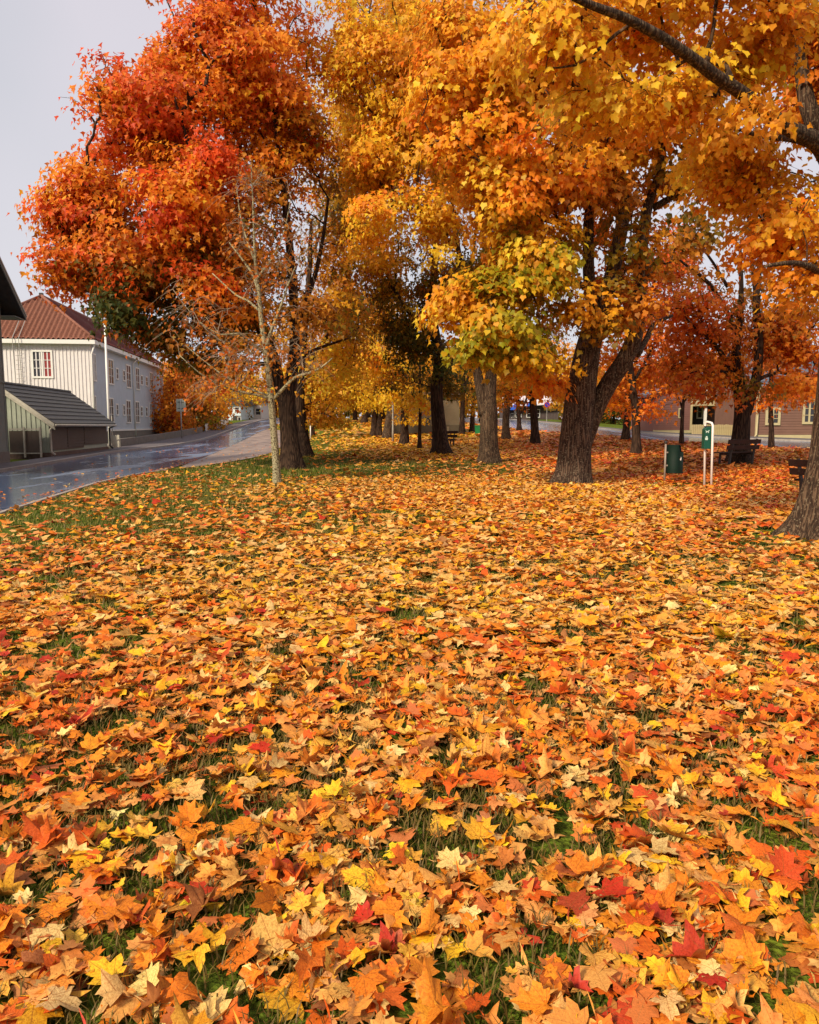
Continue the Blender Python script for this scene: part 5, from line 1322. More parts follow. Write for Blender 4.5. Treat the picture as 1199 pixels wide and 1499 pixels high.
# -- smaller trunks standing further along the avenue
def mid_tree(px, py, hw, limbs, blobs, label, bark=None, seed=1, leaf=.18, per=76, spread=.48, name='maple_tree', group=AV, **kw):
    y = gp(px, py).y
    return make_tree(name, label, y, [[(px, py, hw)] + limbs[0]] + limbs[1:], blobs, bark or B_DARK, group, leaf=leaf, per=per, spread=spread, lod='star', sides=12, step=.4, seed=seed, **kw)
mid_tree(785, 651, 6.2, [[(783, 620, 5.6), (781, 590, 5.4), (778, 560, 5), (770, 520, 4.2), (766, 450, 3.2), (764, 370, 2)], [(774, 545, 3), (800, 500, 2.2, 1), (815, 450, 1.4, 1.5)]],
    [(765, 565, 50, 22, 0, 1.2, 15, {'ORANGE': 2, 'GOLD': 2, 'OLIVE': 1}), (790, 530, 50, 30, 0, 1.6, 18, {'ORANGE': 3, 'RUST': 1}), (760, 470, 60, 50, 0, 2, 22, BG), (780, 390, 60, 60, 1, 2, 22, OG), (830, 560, 24, 22, .6, 1, 6, {'ORANGE': 3, 'RUST': 1}), (800, 300, 60, 60, 1, 2.2, 18, OG)],
    'leaning dark trunk just left of the largest maple, seen against the wet right street', seed=61)
mid_tree(742, 645, 5.6, [[(741, 615, 5), (744, 580, 4.8), (748, 550, 4), (750, 500, 3.2), (750, 430, 2)], [(746, 560, 2.6), (730, 520, 2, 1), (715, 470, 1.4, 1)]],
    [(735, 555, 28, 26, 0, 1.2, 9, {'OLIVE': 2, 'GOLD': 2}), (745, 500, 45, 36, 0, 1.6, 16, OL), (745, 420, 55, 50, 0, 2, 20, BG)],
    'slim brown trunk right beside the lighter forked trunk', bark=B_MID, seed=62)
mid_tree(761, 632, 3.2, [[(760, 605, 2.9), (757, 580, 2.6), (755, 555, 2.2), (752, 500, 1.6)], [(762, 606, 1.8), (768, 592, 1.6), (774, 575, 1.4), (780, 545, 1)]],
    [(755, 555, 24, 20, 0, 1.2, 7, GO), (775, 540, 25, 24, 0, 1.2, 8, OG), (755, 500, 30, 30, 0, 1.6, 9, BG)],
    'thin forked trunk near the far edge of the lawn in front of the shop', seed=63)
mid_tree(677, 637, 4, [[(677, 615, 3.6), (678, 590, 3.4), (679, 560, 2.8), (682, 500, 2)], [(678, 575, 2), (690, 540, 1.6), (700, 500, 1)]],
    [(680, 575, 26, 18, 0, 1.2, 7, {'OLIVE': 2, 'GOLD': 1, 'GREEN': 1}), (668, 540, 32, 28, 0, 1.6, 11, OG2), (690, 500, 36, 36, 0, 1.8, 12, OL)],
    'dark narrow trunk before the right end of the grey hut', seed=64)
mid_tree(692, 634, 3.8, [[(692, 612, 3.3), (694, 590, 3), (696, 560, 2.4), (698, 520, 1.6)]],
    [(690, 598, 14, 10, 0, .8, 3, GO), (700, 560, 24, 26, 0, 1.4, 8, {'ORANGE': 2, 'GOLD': 2})],
    'small brown trunk next to the green wheeled bin', bark=B_MID, seed=65)
mid_tree(591, 652, 6.2, [[(591, 625, 5.6), (591, 600, 5.2), (592, 575, 4.4), (590, 530, 3.2), (588, 460, 2)], [(592, 585, 2.6), (575, 555, 2, 1), (560, 520, 1.4, 1)]],
    [(580, 580, 30, 18, -.5, 1.2, 11, YE), (565, 560, 30, 24, 0, 1.4, 13, YE), (603, 603, 14, 16, 0, .9, 5, YE), (545, 520, 45, 36, 0, 1.8, 22, YO), (590, 520, 36, 30, 1, 1.8, 11, {'OLIVE': 1, 'GOLD': 2}), (560, 460, 50, 40, 1, 2, 18, GO)],
    'stout trunk with bright yellow leaves in front of the left end of the grey hut', seed=66)
mid_tree(615, 659, 2.8, [[(615, 630, 2.4), (616, 600, 2.2), (616, 570, 1.8), (615, 530, 1.3)]],
    [(620, 595, 18, 15, 0, .9, 6, {'YELLOW': 2, 'ORANGE': 1}), (612, 575, 20, 14, 0, .9, 5, GO), (620, 545, 25, 25, 0, 1.1, 6, OG2)],
    'very thin young trunk just left of the dark curved trunk', seed=67, leaf=.18, per=44, spread=.42)
mid_tree(547, 640, 5, [[(547, 618, 4.4), (549, 598, 4), (552, 570, 3.2), (556, 520, 2)]],
    [(535, 575, 30, 20, 0, 1.4, 12, YE), (520, 540, 36, 30, 0, 1.8, 18, YE), (550, 500, 40, 36, 0, 2, 16, YO)],
    'left trunk of the close pair of dark trunks near the pale lamp post', seed=68)
mid_tree(554, 640, 4.5, [[(554, 620, 4), (558, 606, 3.4), (566, 595, 2.8), (574, 575, 2.2), (580, 540, 1.5)]],
    [(560, 590, 24, 12, 0, 1, 7, YE), (575, 545, 28, 28, 0, 1.6, 11, YO)],
    'right trunk of the close pair, bending towards the pale lamp post', seed=69)
mid_tree(566, 643, 6.5, [[(568, 622, 6), (571, 603, 5.4), (573, 575, 4.2), (570, 520, 2.6)]],
    [(575, 580, 22, 14, .5, 1.2, 6, YE), (545, 555, 26, 22, 1, 1.4, 9, YE), (550, 470, 40, 40, 1, 2, 12, YO)],
    'pale brown leaning trunk right behind the lamp post', bark=B_MID, seed=70)
mid_tree(533, 620, 4.4, [[(533, 604, 4), (533, 590, 3.6), (534, 560, 2.8), (530, 510, 2)]],
    [(520, 575, 26, 14, 0, 1.6, 10, YE), (500, 550, 34, 28, 0, 2, 18, YO), (530, 510, 40, 36, 0, 2.2, 18, YE)],
    'distant dark trunk in the sunlit gap, left of the close pair of trunks', seed=71, leaf=.28, spread=.75)
mid_tree(519, 617, 3.2, [[(519, 602, 3), (519, 588, 2.6), (518, 560, 2)]],
    [(505, 585, 22, 12, 0, 1.6, 8, YE), (495, 560, 30, 22, 0, 2, 12, GO), (505, 520, 36, 36, 0, 2.4, 14, YO)],
    'farthest trunk seen in the sunlit gap at the end of the lawn', seed=72, leaf=.3, spread=.8)
mid_tree(457, 641, 3.4, [[(456, 620, 3), (455, 600, 2.6), (456, 570, 2), (460, 520, 1.4)]],
    [(468, 590, 22, 20, 0, 1.2, 9, {'GOLD': 2, 'YGREEN': 1, 'BROWN': 1}), (480, 560, 30, 24, 0, 1.6, 14, {'GOLD': 2, 'YELLOW': 2, 'BROWN': 1}), (470, 510, 36, 36, 0, 2, 14, GO), (500, 545, 26, 24, 0, 1.6, 9, YO)],
    'slim trunk peeping out right of the two dark trunks behind the young tree', seed=73)

# -- right hand group
mid_tree(932, 666, 6.4, [[(932, 630, 5.8), (931, 600, 5.4), (926, 560, 4.8), (922, 520, 4.4), (926, 470, 3.8), (940, 420, 3), (955, 360, 1.8)], [(928, 560, 2.4), (950, 520, 2, .6), (975, 470, 1.3, 1)]],
    [(960, 425, 55, 55, 1, 1.8, 28, {'RED': 2.5, 'RUST': 3, 'ORANGE': 1}), (905, 565, 28, 20, .6, 1, 7, {'ORANGE': 2, 'RUST': 2}), (900, 510, 24, 30, 1, 1, 7, {'RUST': 2, 'ORANGE': 2}), (985, 350, 36, 34, 1, 1.4, 11, {'RED': 1, 'OLIVE': 1, 'RUST': 2}), (965, 500, 40, 34, 1, 1.4, 14, {'RUST': 3, 'RED': 1}), (955, 535, 36, 26, 1, 1.3, 10, RB), (945, 590, 14, 6, 0, .6, 2, {'RED': 1, 'ORANGE': 2})],
    'slim dark leaning trunk right of the largest maple with red leaves', seed=81, leaf=.19, per=62, spread=.45)
mid_tree(916, 646, 5.4, [[(918, 615, 4.2), (920, 595, 3.8), (918, 560, 3), (910, 510, 2)]],
    [(900, 575, 22, 16, 0, 1, 6, {'RUST': 2, 'ORANGE': 2}), (925, 540, 36, 30, 0, 1.6, 12, RB), (930, 600, 15, 14, .3, .8, 3, RB)],
    'short trunk between the largest maple and the slim leaning trunk by the right street', seed=82)
mid_tree(1081, 679, 15.5, [[(1084, 650, 12.5), (1087, 620, 11.5), (1087, 595, 10.5), (1083, 570, 8.5), (1080, 540, 7.5), (1078, 510, 6.5), (1084, 470, 4.8), (1086, 420, 3.4), (1084, 360, 2)],
    [(1092, 606, 8), (1102, 575, 7), (1110, 540, 6.5), (1112, 500, 6), (1108, 450, 5.2), (1110, 410, 4.4), (1116, 370, 3.2), (1118, 310, 2.2), (1116, 240, 1.4)],
    [(1074, 548, 4.4), (1062, 525, 3.6), (1045, 502, 3, -.4), (1024, 487, 2, -.6), (1005, 465, 1.2, -.8)],
    [(1078, 500, 4), (1070, 466, 3.4, -.3), (1040, 416, 2.8, -.6), (1010, 392, 2, -.8), (985, 372, 1.2, -1)],
    [(1066, 420, 2.6, -.4), (1045, 385, 2, -.6), (1022, 352, 1.4, -.8), (1005, 325, .9, -.8)],
    [(1108, 440, 3.4), (1101, 380, 2.6), (1096, 320, 1.8), (1098, 260, 1.2)],
    [(1112, 555, 3), (1140, 545, 2.2, .4), (1175, 552, 1.6, .6), (1200, 548, 1, .8)]],
    [(1005, 455, 52, 42, -.4, 1.4, 24, {'RUST': 3, 'RED': .5, 'ORANGE': 2}), (1035, 520, 55, 42, -.3, 1.4, 24, {'RUST': 2, 'BROWN': 1.5, 'ORANGE': 2}), (1030, 415, 40, 26, -.4, 1, 9, {'OLIVE': 1, 'RUST': 2, 'BROWN': 2}), (1130, 500, 50, 40, .3, 1.6, 24, RB), (1165, 535, 42, 30, .4, 1.4, 17, {'RUST': 3, 'ORANGE': 2}), (1150, 430, 50, 40, .6, 1.6, 17, {'ORANGE': 2, 'BROWN': 2, 'OLIVE': 1}), (1090, 560, 22, 20, -.6, .6, 4, {'OLIVE': 2, 'RUST': 1}), (1070, 450, 30, 40, 0, 1, 9, {'RUST': 2, 'BROWN': 1}), (1020, 548, 40, 16, -.2, 1.0, 7, RB), (1130, 350, 50, 50, .6, 1.6, 11, {'BROWN': 2, 'OLIVE': 2, 'ORANGE': 1}), (1180, 470, 36, 40, 1, 1.4, 11, RB)],
    'dark forked maple with the park bench at its foot', seed=83, leaf=.18, per=56, spread=.40)
mid_tree(1130, 658, 3.8, [[(1130, 630, 3.4), (1129, 600, 3.2), (1129, 560, 2.8), (1132, 520, 2)]],
    [(1135, 578, 26, 8, 0, .8, 5, {'RUST': 2, 'ORANGE': 2}), (1170, 555, 34, 20, 0, 1.2, 9, {'RUST': 3, 'ORANGE': 1}), (1140, 525, 36, 30, 0, 1.4, 11, RB)],
    'thin trunk standing before the pink wall between its two windows', seed=84, leaf=.19)
mid_tree(998, 652, 2.9, [[(999, 625, 2.6), (1000, 600, 2.4), (1002, 580, 1.8), (1003, 550, 1.2)], [(1000, 598, 1.5), (990, 575, 1.2), (978, 560, .9)], [(1001, 590, 1.5), (1016, 570, 1.2), (1035, 555, .9)]],
    [(985, 556, 30, 14, 0, 1, 7, RB), (1020, 568, 34, 9, 0, 1, 7, {'RUST': 2, 'BROWN': 2, 'ORANGE': 1}), (1000, 540, 34, 18, 0, 1, 8, {'RUST': 3, 'RED': 1}), (1040, 576, 20, 6, 0, .8, 3, RB), (968, 600, 10, 4, 0, .5, 1, {'ORANGE': 2, 'RED': 1})],
    'small rusty leaved tree in front of the mauve end wall of the pink house', seed=85, leaf=.18, per=50, spread=.42)

# -- shrubs and small trees by the left street
mid_tree(113, 640, 2.2, [[(114, 610, 2), (113, 590, 1.6), (112, 570, 1.2), (110, 555, .8)], [(114, 612, 1.2), (126, 596, .9), (140, 580, .6)]],
    [(107, 572, 24, 24, 0, 1.2, 11, {'RED': 2, 'ORANGE': 3}), (118, 555, 12, 12, 0, .8, 3, {'RED': 2, 'ORANGE': 2}), (128, 590, 16, 12, 0, .9, 4, {'OLIVE': 1, 'ORANGE': 1}), (150, 596, 18, 16, .5, .9, 4, {'ORANGE': 2, 'GOLD': 1}), (170, 600, 14, 18, .5, .8, 4, {'ORANGE': 2, 'OLIVE': 1})],
    'small red orange rowan behind the green shed roof', name='rowan_tree', group=None, seed=91, leaf=.16, per=44, spread=.34, attach_min=.8)
for i, (px, py, y, rows) in enumerate((
    (252, 640, 72, [(258, 622, 26, 9, 0, 1.4, 16, RB), (236, 600, 12, 30, 0, 1.0, 6, RB), (262, 608, 24, 10, 0, 1.2, 9, RB), (250, 575, 26, 40, 0, 1.6, 18, RB), (265, 540, 30, 30, 0, 1.8, 14, RB), (250, 615, 20, 18, 0, 1.2, 8, {'RUST': 2, 'BROWN': 2})]),
    (283, 634, 78, [(292, 618, 24, 7, 0, 1.4, 16, BG), (300, 608, 20, 10, 0, 1.2, 8, OL), (285, 600, 26, 26, 0, 1.6, 16, {'ORANGE': 2, 'OLIVE': 2, 'BROWN': 2}), (275, 570, 30, 26, 0, 2, 14, {'RUST': 2, 'ORANGE': 2}), (300, 580, 24, 26, 0, 1.6, 10, BG)]),
    (318, 622, 86, [(318, 585, 28, 26, 0, 1.8, 16, {'GOLD': 2, 'ORANGE': 2, 'OLIVE': 1}), (335, 570, 22, 18, 0, 1.8, 9, GO), (310, 606, 18, 12, 0, 1.2, 6, BG)]),
    (352, 612, 100, [(355, 578, 24, 16, 0, 2, 9, {'GOLD': 2, 'YGREEN': 1}), (375, 568, 26, 20, 0, 2, 12, GO), (356, 603, 6, 8, 0, 1, 3, {'GOLD': 1, 'OLIVE': 1})]),
    (402, 612, 112, [(405, 560, 30, 30, 0, 2.4, 16, GO), (398, 600, 10, 12, 0, 1.4, 4, {'ORANGE': 2, 'GOLD': 1})]))):
    lab = ['tall rust red shrubby tree at the far end of the white house', 'orange and olive bushy tree behind the road sign back', 'golden orange tree hanging over the white picket fence', 'yellow green tree in front of the far plain white house', 'golden tree at the far bend of the left street'][i]
    g = at(px, py, y); zg_ = gz(g); pyb = 749.5 - 0
    make_tree('street_tree', lab, y, [[(px, py, 2.4), (px + 1, py - 25, 2), (px, py - 50, 1.4), (px + 2, py - 80, .9)]], rows, B_DARK, 'trees and bushes along the left street', leaf=.30, per=46, spread=.7, lod='star', sides=8, step=.6, seed=100 + i, attach_min=.6, twigs=2, low=.15)

# -- dark spruces behind the house, round conifer on the verge
def spruce(px, pyb, pyt, Y, label, w=.22, col='GREEN', group=None, n=None):
    b = at(px, pyb, Y); b.z = gz(b); t = at(px, pyt, Y); h = t.z - b.z; r = np.random.default_rng(int(px))
    root = thing('spruce_tree', b, label, 'tree', group)
    m = MB(); m.tube([b, Vector((b.x, b.y, t.z - .3))], [max(.1, h * .014), .03], 8); m.build('trunk', B_DARK, root, True)
    P, Nn, Tt = [], [], []
    nw = int(h * 2.6)
    for i in range(nw):
        f = i / nw; z = b.z + h * (.06 + .94 * f); R = h * w * (1 - f) ** .85 + .12
        for a in r.uniform(0, 6.28, int(9 - 4 * f)):
            k = int(R * 16) + 4; s = r.random(k) ** .7
            d = np.array([math.cos(a), math.sin(a), -.28])
            q = np.array([b.x, b.y, z]) + d * (s * R)[:, None] + r.normal(0, .10, (k, 3)) * np.array([1, 1, .5])
            P.append(q); Nn.append(np.array([0, 0, .8]) + r.normal(0, .4, (k, 3))); Tt.append(np.repeat((d + [0, 0, -.3])[None], k, 0) + r.normal(0, .4, (k, 3)))
    P = np.vstack(P); c = colours(len(P), {'GREEN': 1}, r) * np.array([.75, .95, .9])
    V, F, Co, _ = scatter(P, rot_frames(np.vstack(Nn), np.vstack(Tt)), .42 * r.uniform(.6, 1.2, len(P)), c, [DV * np.array([.5, 1, 1])], DF, r)
    tag(link('crown', fast_mesh('crown', V, F, Co), L_TREE, root), kind='stuff')
spruce(168, 600, 452, 104, 'dark spruce behind the roof of the white house, left one')
spruce(187, 600, 446, 112, 'dark spruce behind the roof of the white house, right one')
spruce(899, 612, 572, 80, 'low broad dark green conifer on the grass verge beyond the right street', w=.42)
spruce(935, 622, 560, 92, 'dark conifer beside the white car', w=.3)

# -- trees lining the far side: own crowns and trunks
rb = np.random.default_rng(77)
mixes = [YO, GO, OG, RB, BG, RO2, OL]
FAR = [(462, 84, 7.5, 1), (560, 92, 8, 0), (610, 78, 8, 1), (655, 84, 9, 4), (705, 90, 9, 2), (830, 84, 9, 2), (865, 96, 10, 4), (940, 84, 9, 3), (985, 78, 9, 3), (1035, 84, 9, 5), (1085, 76, 9, 3), (1140, 80, 10, 2), (1195, 74, 9, 3),
       (1260, 70, 9, 5), (430, 120, 9, 1), (485, 126, 10, 0), (540, 130, 10, 0), (600, 124, 11, 1), (770, 128, 12, 1), (300, 110, 9, 3), (250, 116, 9, 2), (345, 124, 9, 1), (1050, 116, 12, 4), (900, 122, 12, 2), (680, 126, 12, 4)]
FARL = ['gold tree in the gap right of the young pale tree, far behind', 'bright yellow tree far behind the close pair of trunks', 'gold tree rising behind the left end of the grey hut', 'brown gold tree rising behind the middle of the grey hut', 'orange gold tree rising behind the green wheeled bin', 'orange gold tree behind the road sign with the blue disc', 'brown gold tree beyond the grass verge, left of the broad conifer',
    'rust brown tree just behind the dark conifer by the white car', 'rust brown tree behind the mauve end wall of the pink house', 'red orange tree rising over the porch of the pink house', 'rust brown tree rising over the slate roof of the pink house', 'orange gold tree behind the pink wall near its downpipe', 'rust brown tree behind the right hand window of the pink house', 'red orange tree farthest right behind the pink house', 'gold tree at the bend of the left street, behind the red maple trunk',
    'yellow tree at the very end of the lawn, left of the sunlit gap', 'yellow tree at the very end of the lawn, in the sunlit gap', 'gold tree far behind the lamp post', 'gold tree far behind the shop with the blue parasols', 'rust brown tree beyond the white picket fence', 'orange gold tree beyond the far end of the white house', 'gold tree beyond the plain white house on the left street', 'brown gold tree far behind the porch of the pink house', 'orange gold tree far behind the broad conifer', 'brown gold tree far behind the lighter forked trunk']
for i, (px, y, h, mi) in enumerate(FAR):
    b = at(px, 610, y); zg_ = gz(b); k = FPX / y
    pyb = 622 - (zg_ - CAMZ) * k + 0.0; H = h * k
    pyb = 621.5 + (CAMZ - zg_) * k
    make_tree('background_tree', FARL[i],
        y, [[(px, pyb, .22 * k), (px + rb.uniform(-4, 4), pyb - H * .35, .17 * k), (px + rb.uniform(-6, 6), pyb - H * .8, .06 * k)]],
        [(px, pyb - H * .62, H * .36, H * .36, 0, h * .32, 34, mixes[mi]), (px + rb.uniform(-.2, .2) * H, pyb - H * .42, H * .34, H * .18, 0, h * .3, 12, mixes[mi]), (px + rb.uniform(-.2, .2) * H, pyb - H * .85, H * .22, H * .16, 0, h * .2, 8, mixes[mi])],
        B_DARK, 'trees beyond the avenue', leaf=.40, per=44, spread=.85, lod='diamond', sides=8, step=1.0, seed=200 + i, twigs=0, attach_min=1.8)

# -- far wood closing the view
def far_wood():
    r = np.random.default_rng(9); P = []
    n = 5200
    a = r.uniform(-.95, .95, n); d = r.uniform(165, 230, n)
    x = d * np.sin(a); y = d * np.cos(a)
    h = (7 + 6 * fbm(x * .05 + 3, y * .05)) * r.random(n) ** .6
    c = np.column_stack([x, y, Z0(x, y) + h])
    m = 9
    Pp = np.repeat(c, m, 0) + r.normal(0, 1.1, (n * m, 3)); k = colours(n, {'GOLD': 2, 'OLIVE': 3, 'GREEN': 3, 'BROWN': 2, 'RUST': 1}, r); Cc = np.repeat(k, m, 0) * (1 + r.normal(0, .12, (n * m, 1)))
    Nn = r.normal(0, .6, (n * m, 3)) + np.array([0, -.5, .5]); Tt = r.normal(0, 1, (n * m, 3)) + np.array([0, 0, -.6])
    V, F, Co, _ = scatter(Pp, rot_frames(Nn, Tt), r.uniform(.9, 1.6, n * m), np.clip(Cc, .004, .9), [DV], DF, r)
    o = link('far_wood', fast_mesh('far_wood', V, F, Co), L_TREE); tag(o, 'distant mixed autumn wood closing the horizon behind the park', 'wood', kind='stuff')
far_wood()

# ------------------------------------------------------------------ park furniture
M_GREENP = mat('dark_green_paint', lin(8, 30, 20), .65, .2, .15, 5)
M_GREEN2 = mat('dispenser_green', lin(16, 74, 58), .4, .45, .08, 5)
M_POST = mat('galvanised_post', lin(150, 134, 122), .55, .45, .2, 8, metal=.2)
M_WPAINT = mat('white_tube_paint', lin(236, 224, 216), .4, .4, .04)
M_WOODD = mat('bench_wood_dark', lin(56, 36, 30), .7, .25, .25, 5, .3, 30, stretch=(1, 1, 1))
def litter_bin():
    b0 = gp(973.5, 707); y = b0.y; k = y / FPX
    root = thing('litter_bin', b0, 'dark green round litter bin hung on a grey metal post', 'bin')
    tp = at(975.5, 648, y)
    b = MB(); b.tube([b0 - UP * .1, Vector((tp.x, tp.y, tp.z))], .028, 8); b.build('post', M_POST, root, True)
    b = MB(); b.lathe((tp.x, tp.y, tp.z), [(.045, -.02), (.05, .02), (.03, .05)], 10); b.build('post_cap', M_DARKM, root, True)
    zt = at(988, 652, y).z; zb = at(988, 692.5, y).z; r = 12.0 * k
    c = Vector((at(989.5, 670, y).x, y + .06, 0))
    # shell with the slanting filling opening cut out of the right front
    n = 36; vs = []; fs = []
    def top(th):
        d = math.cos(th - math.radians(-25))
        return zt - (.17 * sstep(.55, .72, d) if d > .3 else 0)
    for ring, rr in ((0, r), (1, r - .012)):
        for i in range(n):
            th = 2 * math.pi * i / n
            for z in (zb, float(top(th))): vs.append((c.x + rr * math.cos(th), c.y + rr * math.sin(th), z))
    for i in range(n):
        j = (i + 1) % n
        fs.append((2 * i, 2 * j, 2 * j + 1, 2 * i + 1)); o = 2 * n
        fs.append((o + 2 * i + 1, o + 2 * j + 1, o + 2 * j, o + 2 * i)); fs.append((2 * i + 1, 2 * j + 1, o + 2 * j + 1, o + 2 * i + 1))
    b = MB(); b.add(vs, fs); b.lathe((c.x, c.y, zb), [(r - .015, .0), (r - .015, .02)], 24); b.build('shell', M_GREENP, root, True)
    b = MB(); b.lathe((c.x, c.y, zb), [(r + .006, .0), (r + .006, .03)], 30); b.build('base_rim', M_GREENP, root, True)
    b = MB()
    pts = [Vector((c.x + (r - .004) * math.cos(t), c.y + (r - .004) * math.sin(t), zt)) for t in np.linspace(math.radians(28), math.radians(285), 26)]
    b.prism(pts, UP * .012); b.build('lid', M_GREENP, root)
    for zz in (.25, .72):
        b = MB(); z = zb + (zt - zb) * zz; b.obox((tp.x - .02, y - .02, z), (c.x - r - tp.x + .05, 0, 0), (0, .06, 0), (0, 0, .04)); b.build('bracket', M_POST, root)
    # pale leaf-like emblem on the shell
    ex = at(994.5, 671, y); b = MB(); th0 = math.asin(max(-1, min(1, (ex.x - c.x) / r)))
    sh = [(0, -.055), (.022, -.035), (.030, -.005), (.020, .025), (.006, .055), (-.004, .02), (-.022, -.004), (-.026, -.035)]
    def onc(u, v, e): th = th0 + u / r; return Vector((c.x + (r + e) * math.sin(th), c.y - (r + e) * math.cos(th), ex.z + v))
    vs = [onc(u, v, .004) for u, v in sh] + [onc(0, 0, .005)]
    b.add(vs, [(i, (i + 1) % 8, 8) for i in range(8)]); b.build('emblem', M_WPAINT, root)
litter_bin()

def dispenser():
    a = gp(1032, 713.5); b_ = gp(1042, 715.5); y = a.y; k = y / FPX
    root = thing('dog_waste_station', a, 'white tube stand holding a dark green dog bag dispenser', 'dispenser')
    r = .028
    l0 = Vector((a.x, y, a.z - .1)); r0 = Vector((at(1042, 715, y - .2).x, y - .2, b_.z - .1))
    lt = at(1033.5, 617.5, y); rt = at(1044.5, 618.5, y - .2)
    e = (rt - lt); e.z = 0; e.normalize()
    pts = [l0, lt - UP * .08, lt - UP * .03 + e * .01, lt + e * .05]
    pts2 = [rt - e * .09, rt - e * .035 - UP * .015, rt - UP * .07, r0]
    b = MB(); b.tube(pts + pts2, r, 12); b.build('tube_frame', M_WPAINT, root, True)
    # housing with sloping top
    zt = at(1037, 625, y).z; zb = at(1037, 657, y).z; x0 = at(1031, 640, y - .1).x; x1 = at(1042.3, 640, y - .1).x
    m = MB(); m.prism([Vector((x0, y - .16, zb)), Vector((x1, y - .16, zb)), Vector((x1, y - .16, zt)), Vector((x0 + .05, y - .16, zt)), Vector((x0, y - .16, zt - .06))], (0, .20, 0)); m.build('housing', M_GREEN2, root, bevel=.008)
    m = MB(); cx = (x0 + x1) / 2
    m.obox((x0 + .02, y - .10, zt), (x1 - x0 - .03, 0, 0), (0, .07, 0), (0, 0, .025)); m.build('bag_slot', M_DARKM, root)
    # white pictograms: a dog above, a hand with bag below (a few centimetres each)
    m = MB(); yy = y - .163
    def plate(pts_, ox, oz, s): m.prism([Vector((ox + px_ * s, yy, oz + pz_ * s)) for px_, pz_ in pts_], (0, -.004, 0))
    s = .012
    ox, oz = at(1036.2, 632, y - .16).x, at(1036.2, 634.5, y - .16).z
    plate([(-3, 0), (3, 0), (3, 1.6), (-3, 1.6)], ox, oz + .04, s); plate([(2, 1.7), (4.2, 1.7), (4.2, 3.3), (2.6, 3.6)], ox, oz + .04, s)
    for q in (-2.8, -1.6, 1.2, 2.3): plate([(q, -2.2), (q + .7, -2.2), (q + .7, -.1), (q, -.1)], ox, oz + .04, s)
    plate([(-3.2, 1.7), (-2.5, 1.7), (-3.6, 3.6), (-4.2, 3.4)], ox, oz + .04, s)
    ox, oz = at(1035, 642, y - .16).x, at(1035, 642, y - .16).z
    plate([(-2.2, 2), (2.2, 2), (1.4, 5), (-1.4, 5)], ox, oz, s); plate([(-2.6, -3), (2.6, -3), (3, 1.6), (-3, 1.6)], ox, oz, s)
    m.build('pictogram', mat('pictogram_white', lin(196, 212, 200), .5, .3, .05), root)
dispenser()

def bench(label, p, axis_deg, group, length=1.7):
    """slatted park bench; p = ground point under the middle, seat front towards local -y"""
    root = thing('park_bench', p, label, 'bench', group); root.rotation_euler = (0, 0, 0)
    a = math.radians(axis_deg); U = Vector((math.cos(a), math.sin(a), 0)); V = Vector((-U.y, U.x, 0))      # V: towards the seat front
    P = lambda u, v, z: Vector((p.x, p.y, p.z)) + U * u + V * v + UP * z
    for i in range(3):
        b = MB(); b.obox(P(-length / 2, .04 + i * .145, .43), U * length, V * .125, UP * .04); b.build('seat_plank', M_WOODD, root, bevel=.006)
    for i in range(2):
        v0 = -.07 - .05 * i; b = MB(); b.obox(P(-length / 2, v0, .56 + i * .19), U * length, -V * .035 + UP * .0, UP * .15 - V * .03); b.build('back_plank', M_WOODD, root, bevel=.006)
    for u in (-length / 2 + .22, length / 2 - .22):
        b = MB()
        b.prism([P(u, .46, 0), P(u, .40, 0), P(u, .36, .43), P(u, .42, .43)], U * .06)
        b.prism([P(u, -.02, -.05), P(u, .06, -.05), P(u, .0, .43), P(u, -.14, .92), P(u, -.19, .92), P(u, -.07, .43)], U * .06)
        b.obox(P(u, -.05, .375), U * .06, V * .47, UP * .055)
        b.build('support', M_DARKM, root, bevel=.005)
    return root
q = gp(1082, 682); bench('dark wooden park bench at the foot of the forked maple', Vector((q.x, q.y - .1, q.z)), 25, 'dark wooden benches', 1.5)
q = gp(1184, 738); bench('dark wooden park bench half hidden behind the nearest maple trunk', gp(1173, 737) + Vector((.85, .62, -.06)), -66, 'dark wooden benches')
q = gp(660, 656.5); o = bench('tiny dark bench seen beside the foot of the dark curved trunk', Vector((q.x - .3, q.y + 1.0, q.z)), 20, 'dark wooden benches', 1.5)

def lamp_post():
    p = gp(574.5, 648); tz = p.z + 5.2
    root = thing('lamp_post', p, 'slender pale park lamp post among the middle trunks', 'lamp')
    b = MB(); b.tube([p, p + UP * .9, Vector((p.x, p.y, tz))], [.075, .055, .04], 10); b.build('pole', M_ZINC, root, True)
    b = MB(); b.lathe((p.x, p.y, tz), [(.05, -.02), (.16, .06), (.2, .3), (.05, .42)], 12); b.build('lantern', M_TRIM, root, True)
    p2 = gp(454, 645)
    root = thing('marker_post', p2, 'thin pale marker post beside the slim trunk left of the sunlit gap', 'post')
    b = MB(); b.tube([p2, p2 + UP * 1.0], .035, 7); b.build('post', M_WPAINT, root, True)
lamp_post()

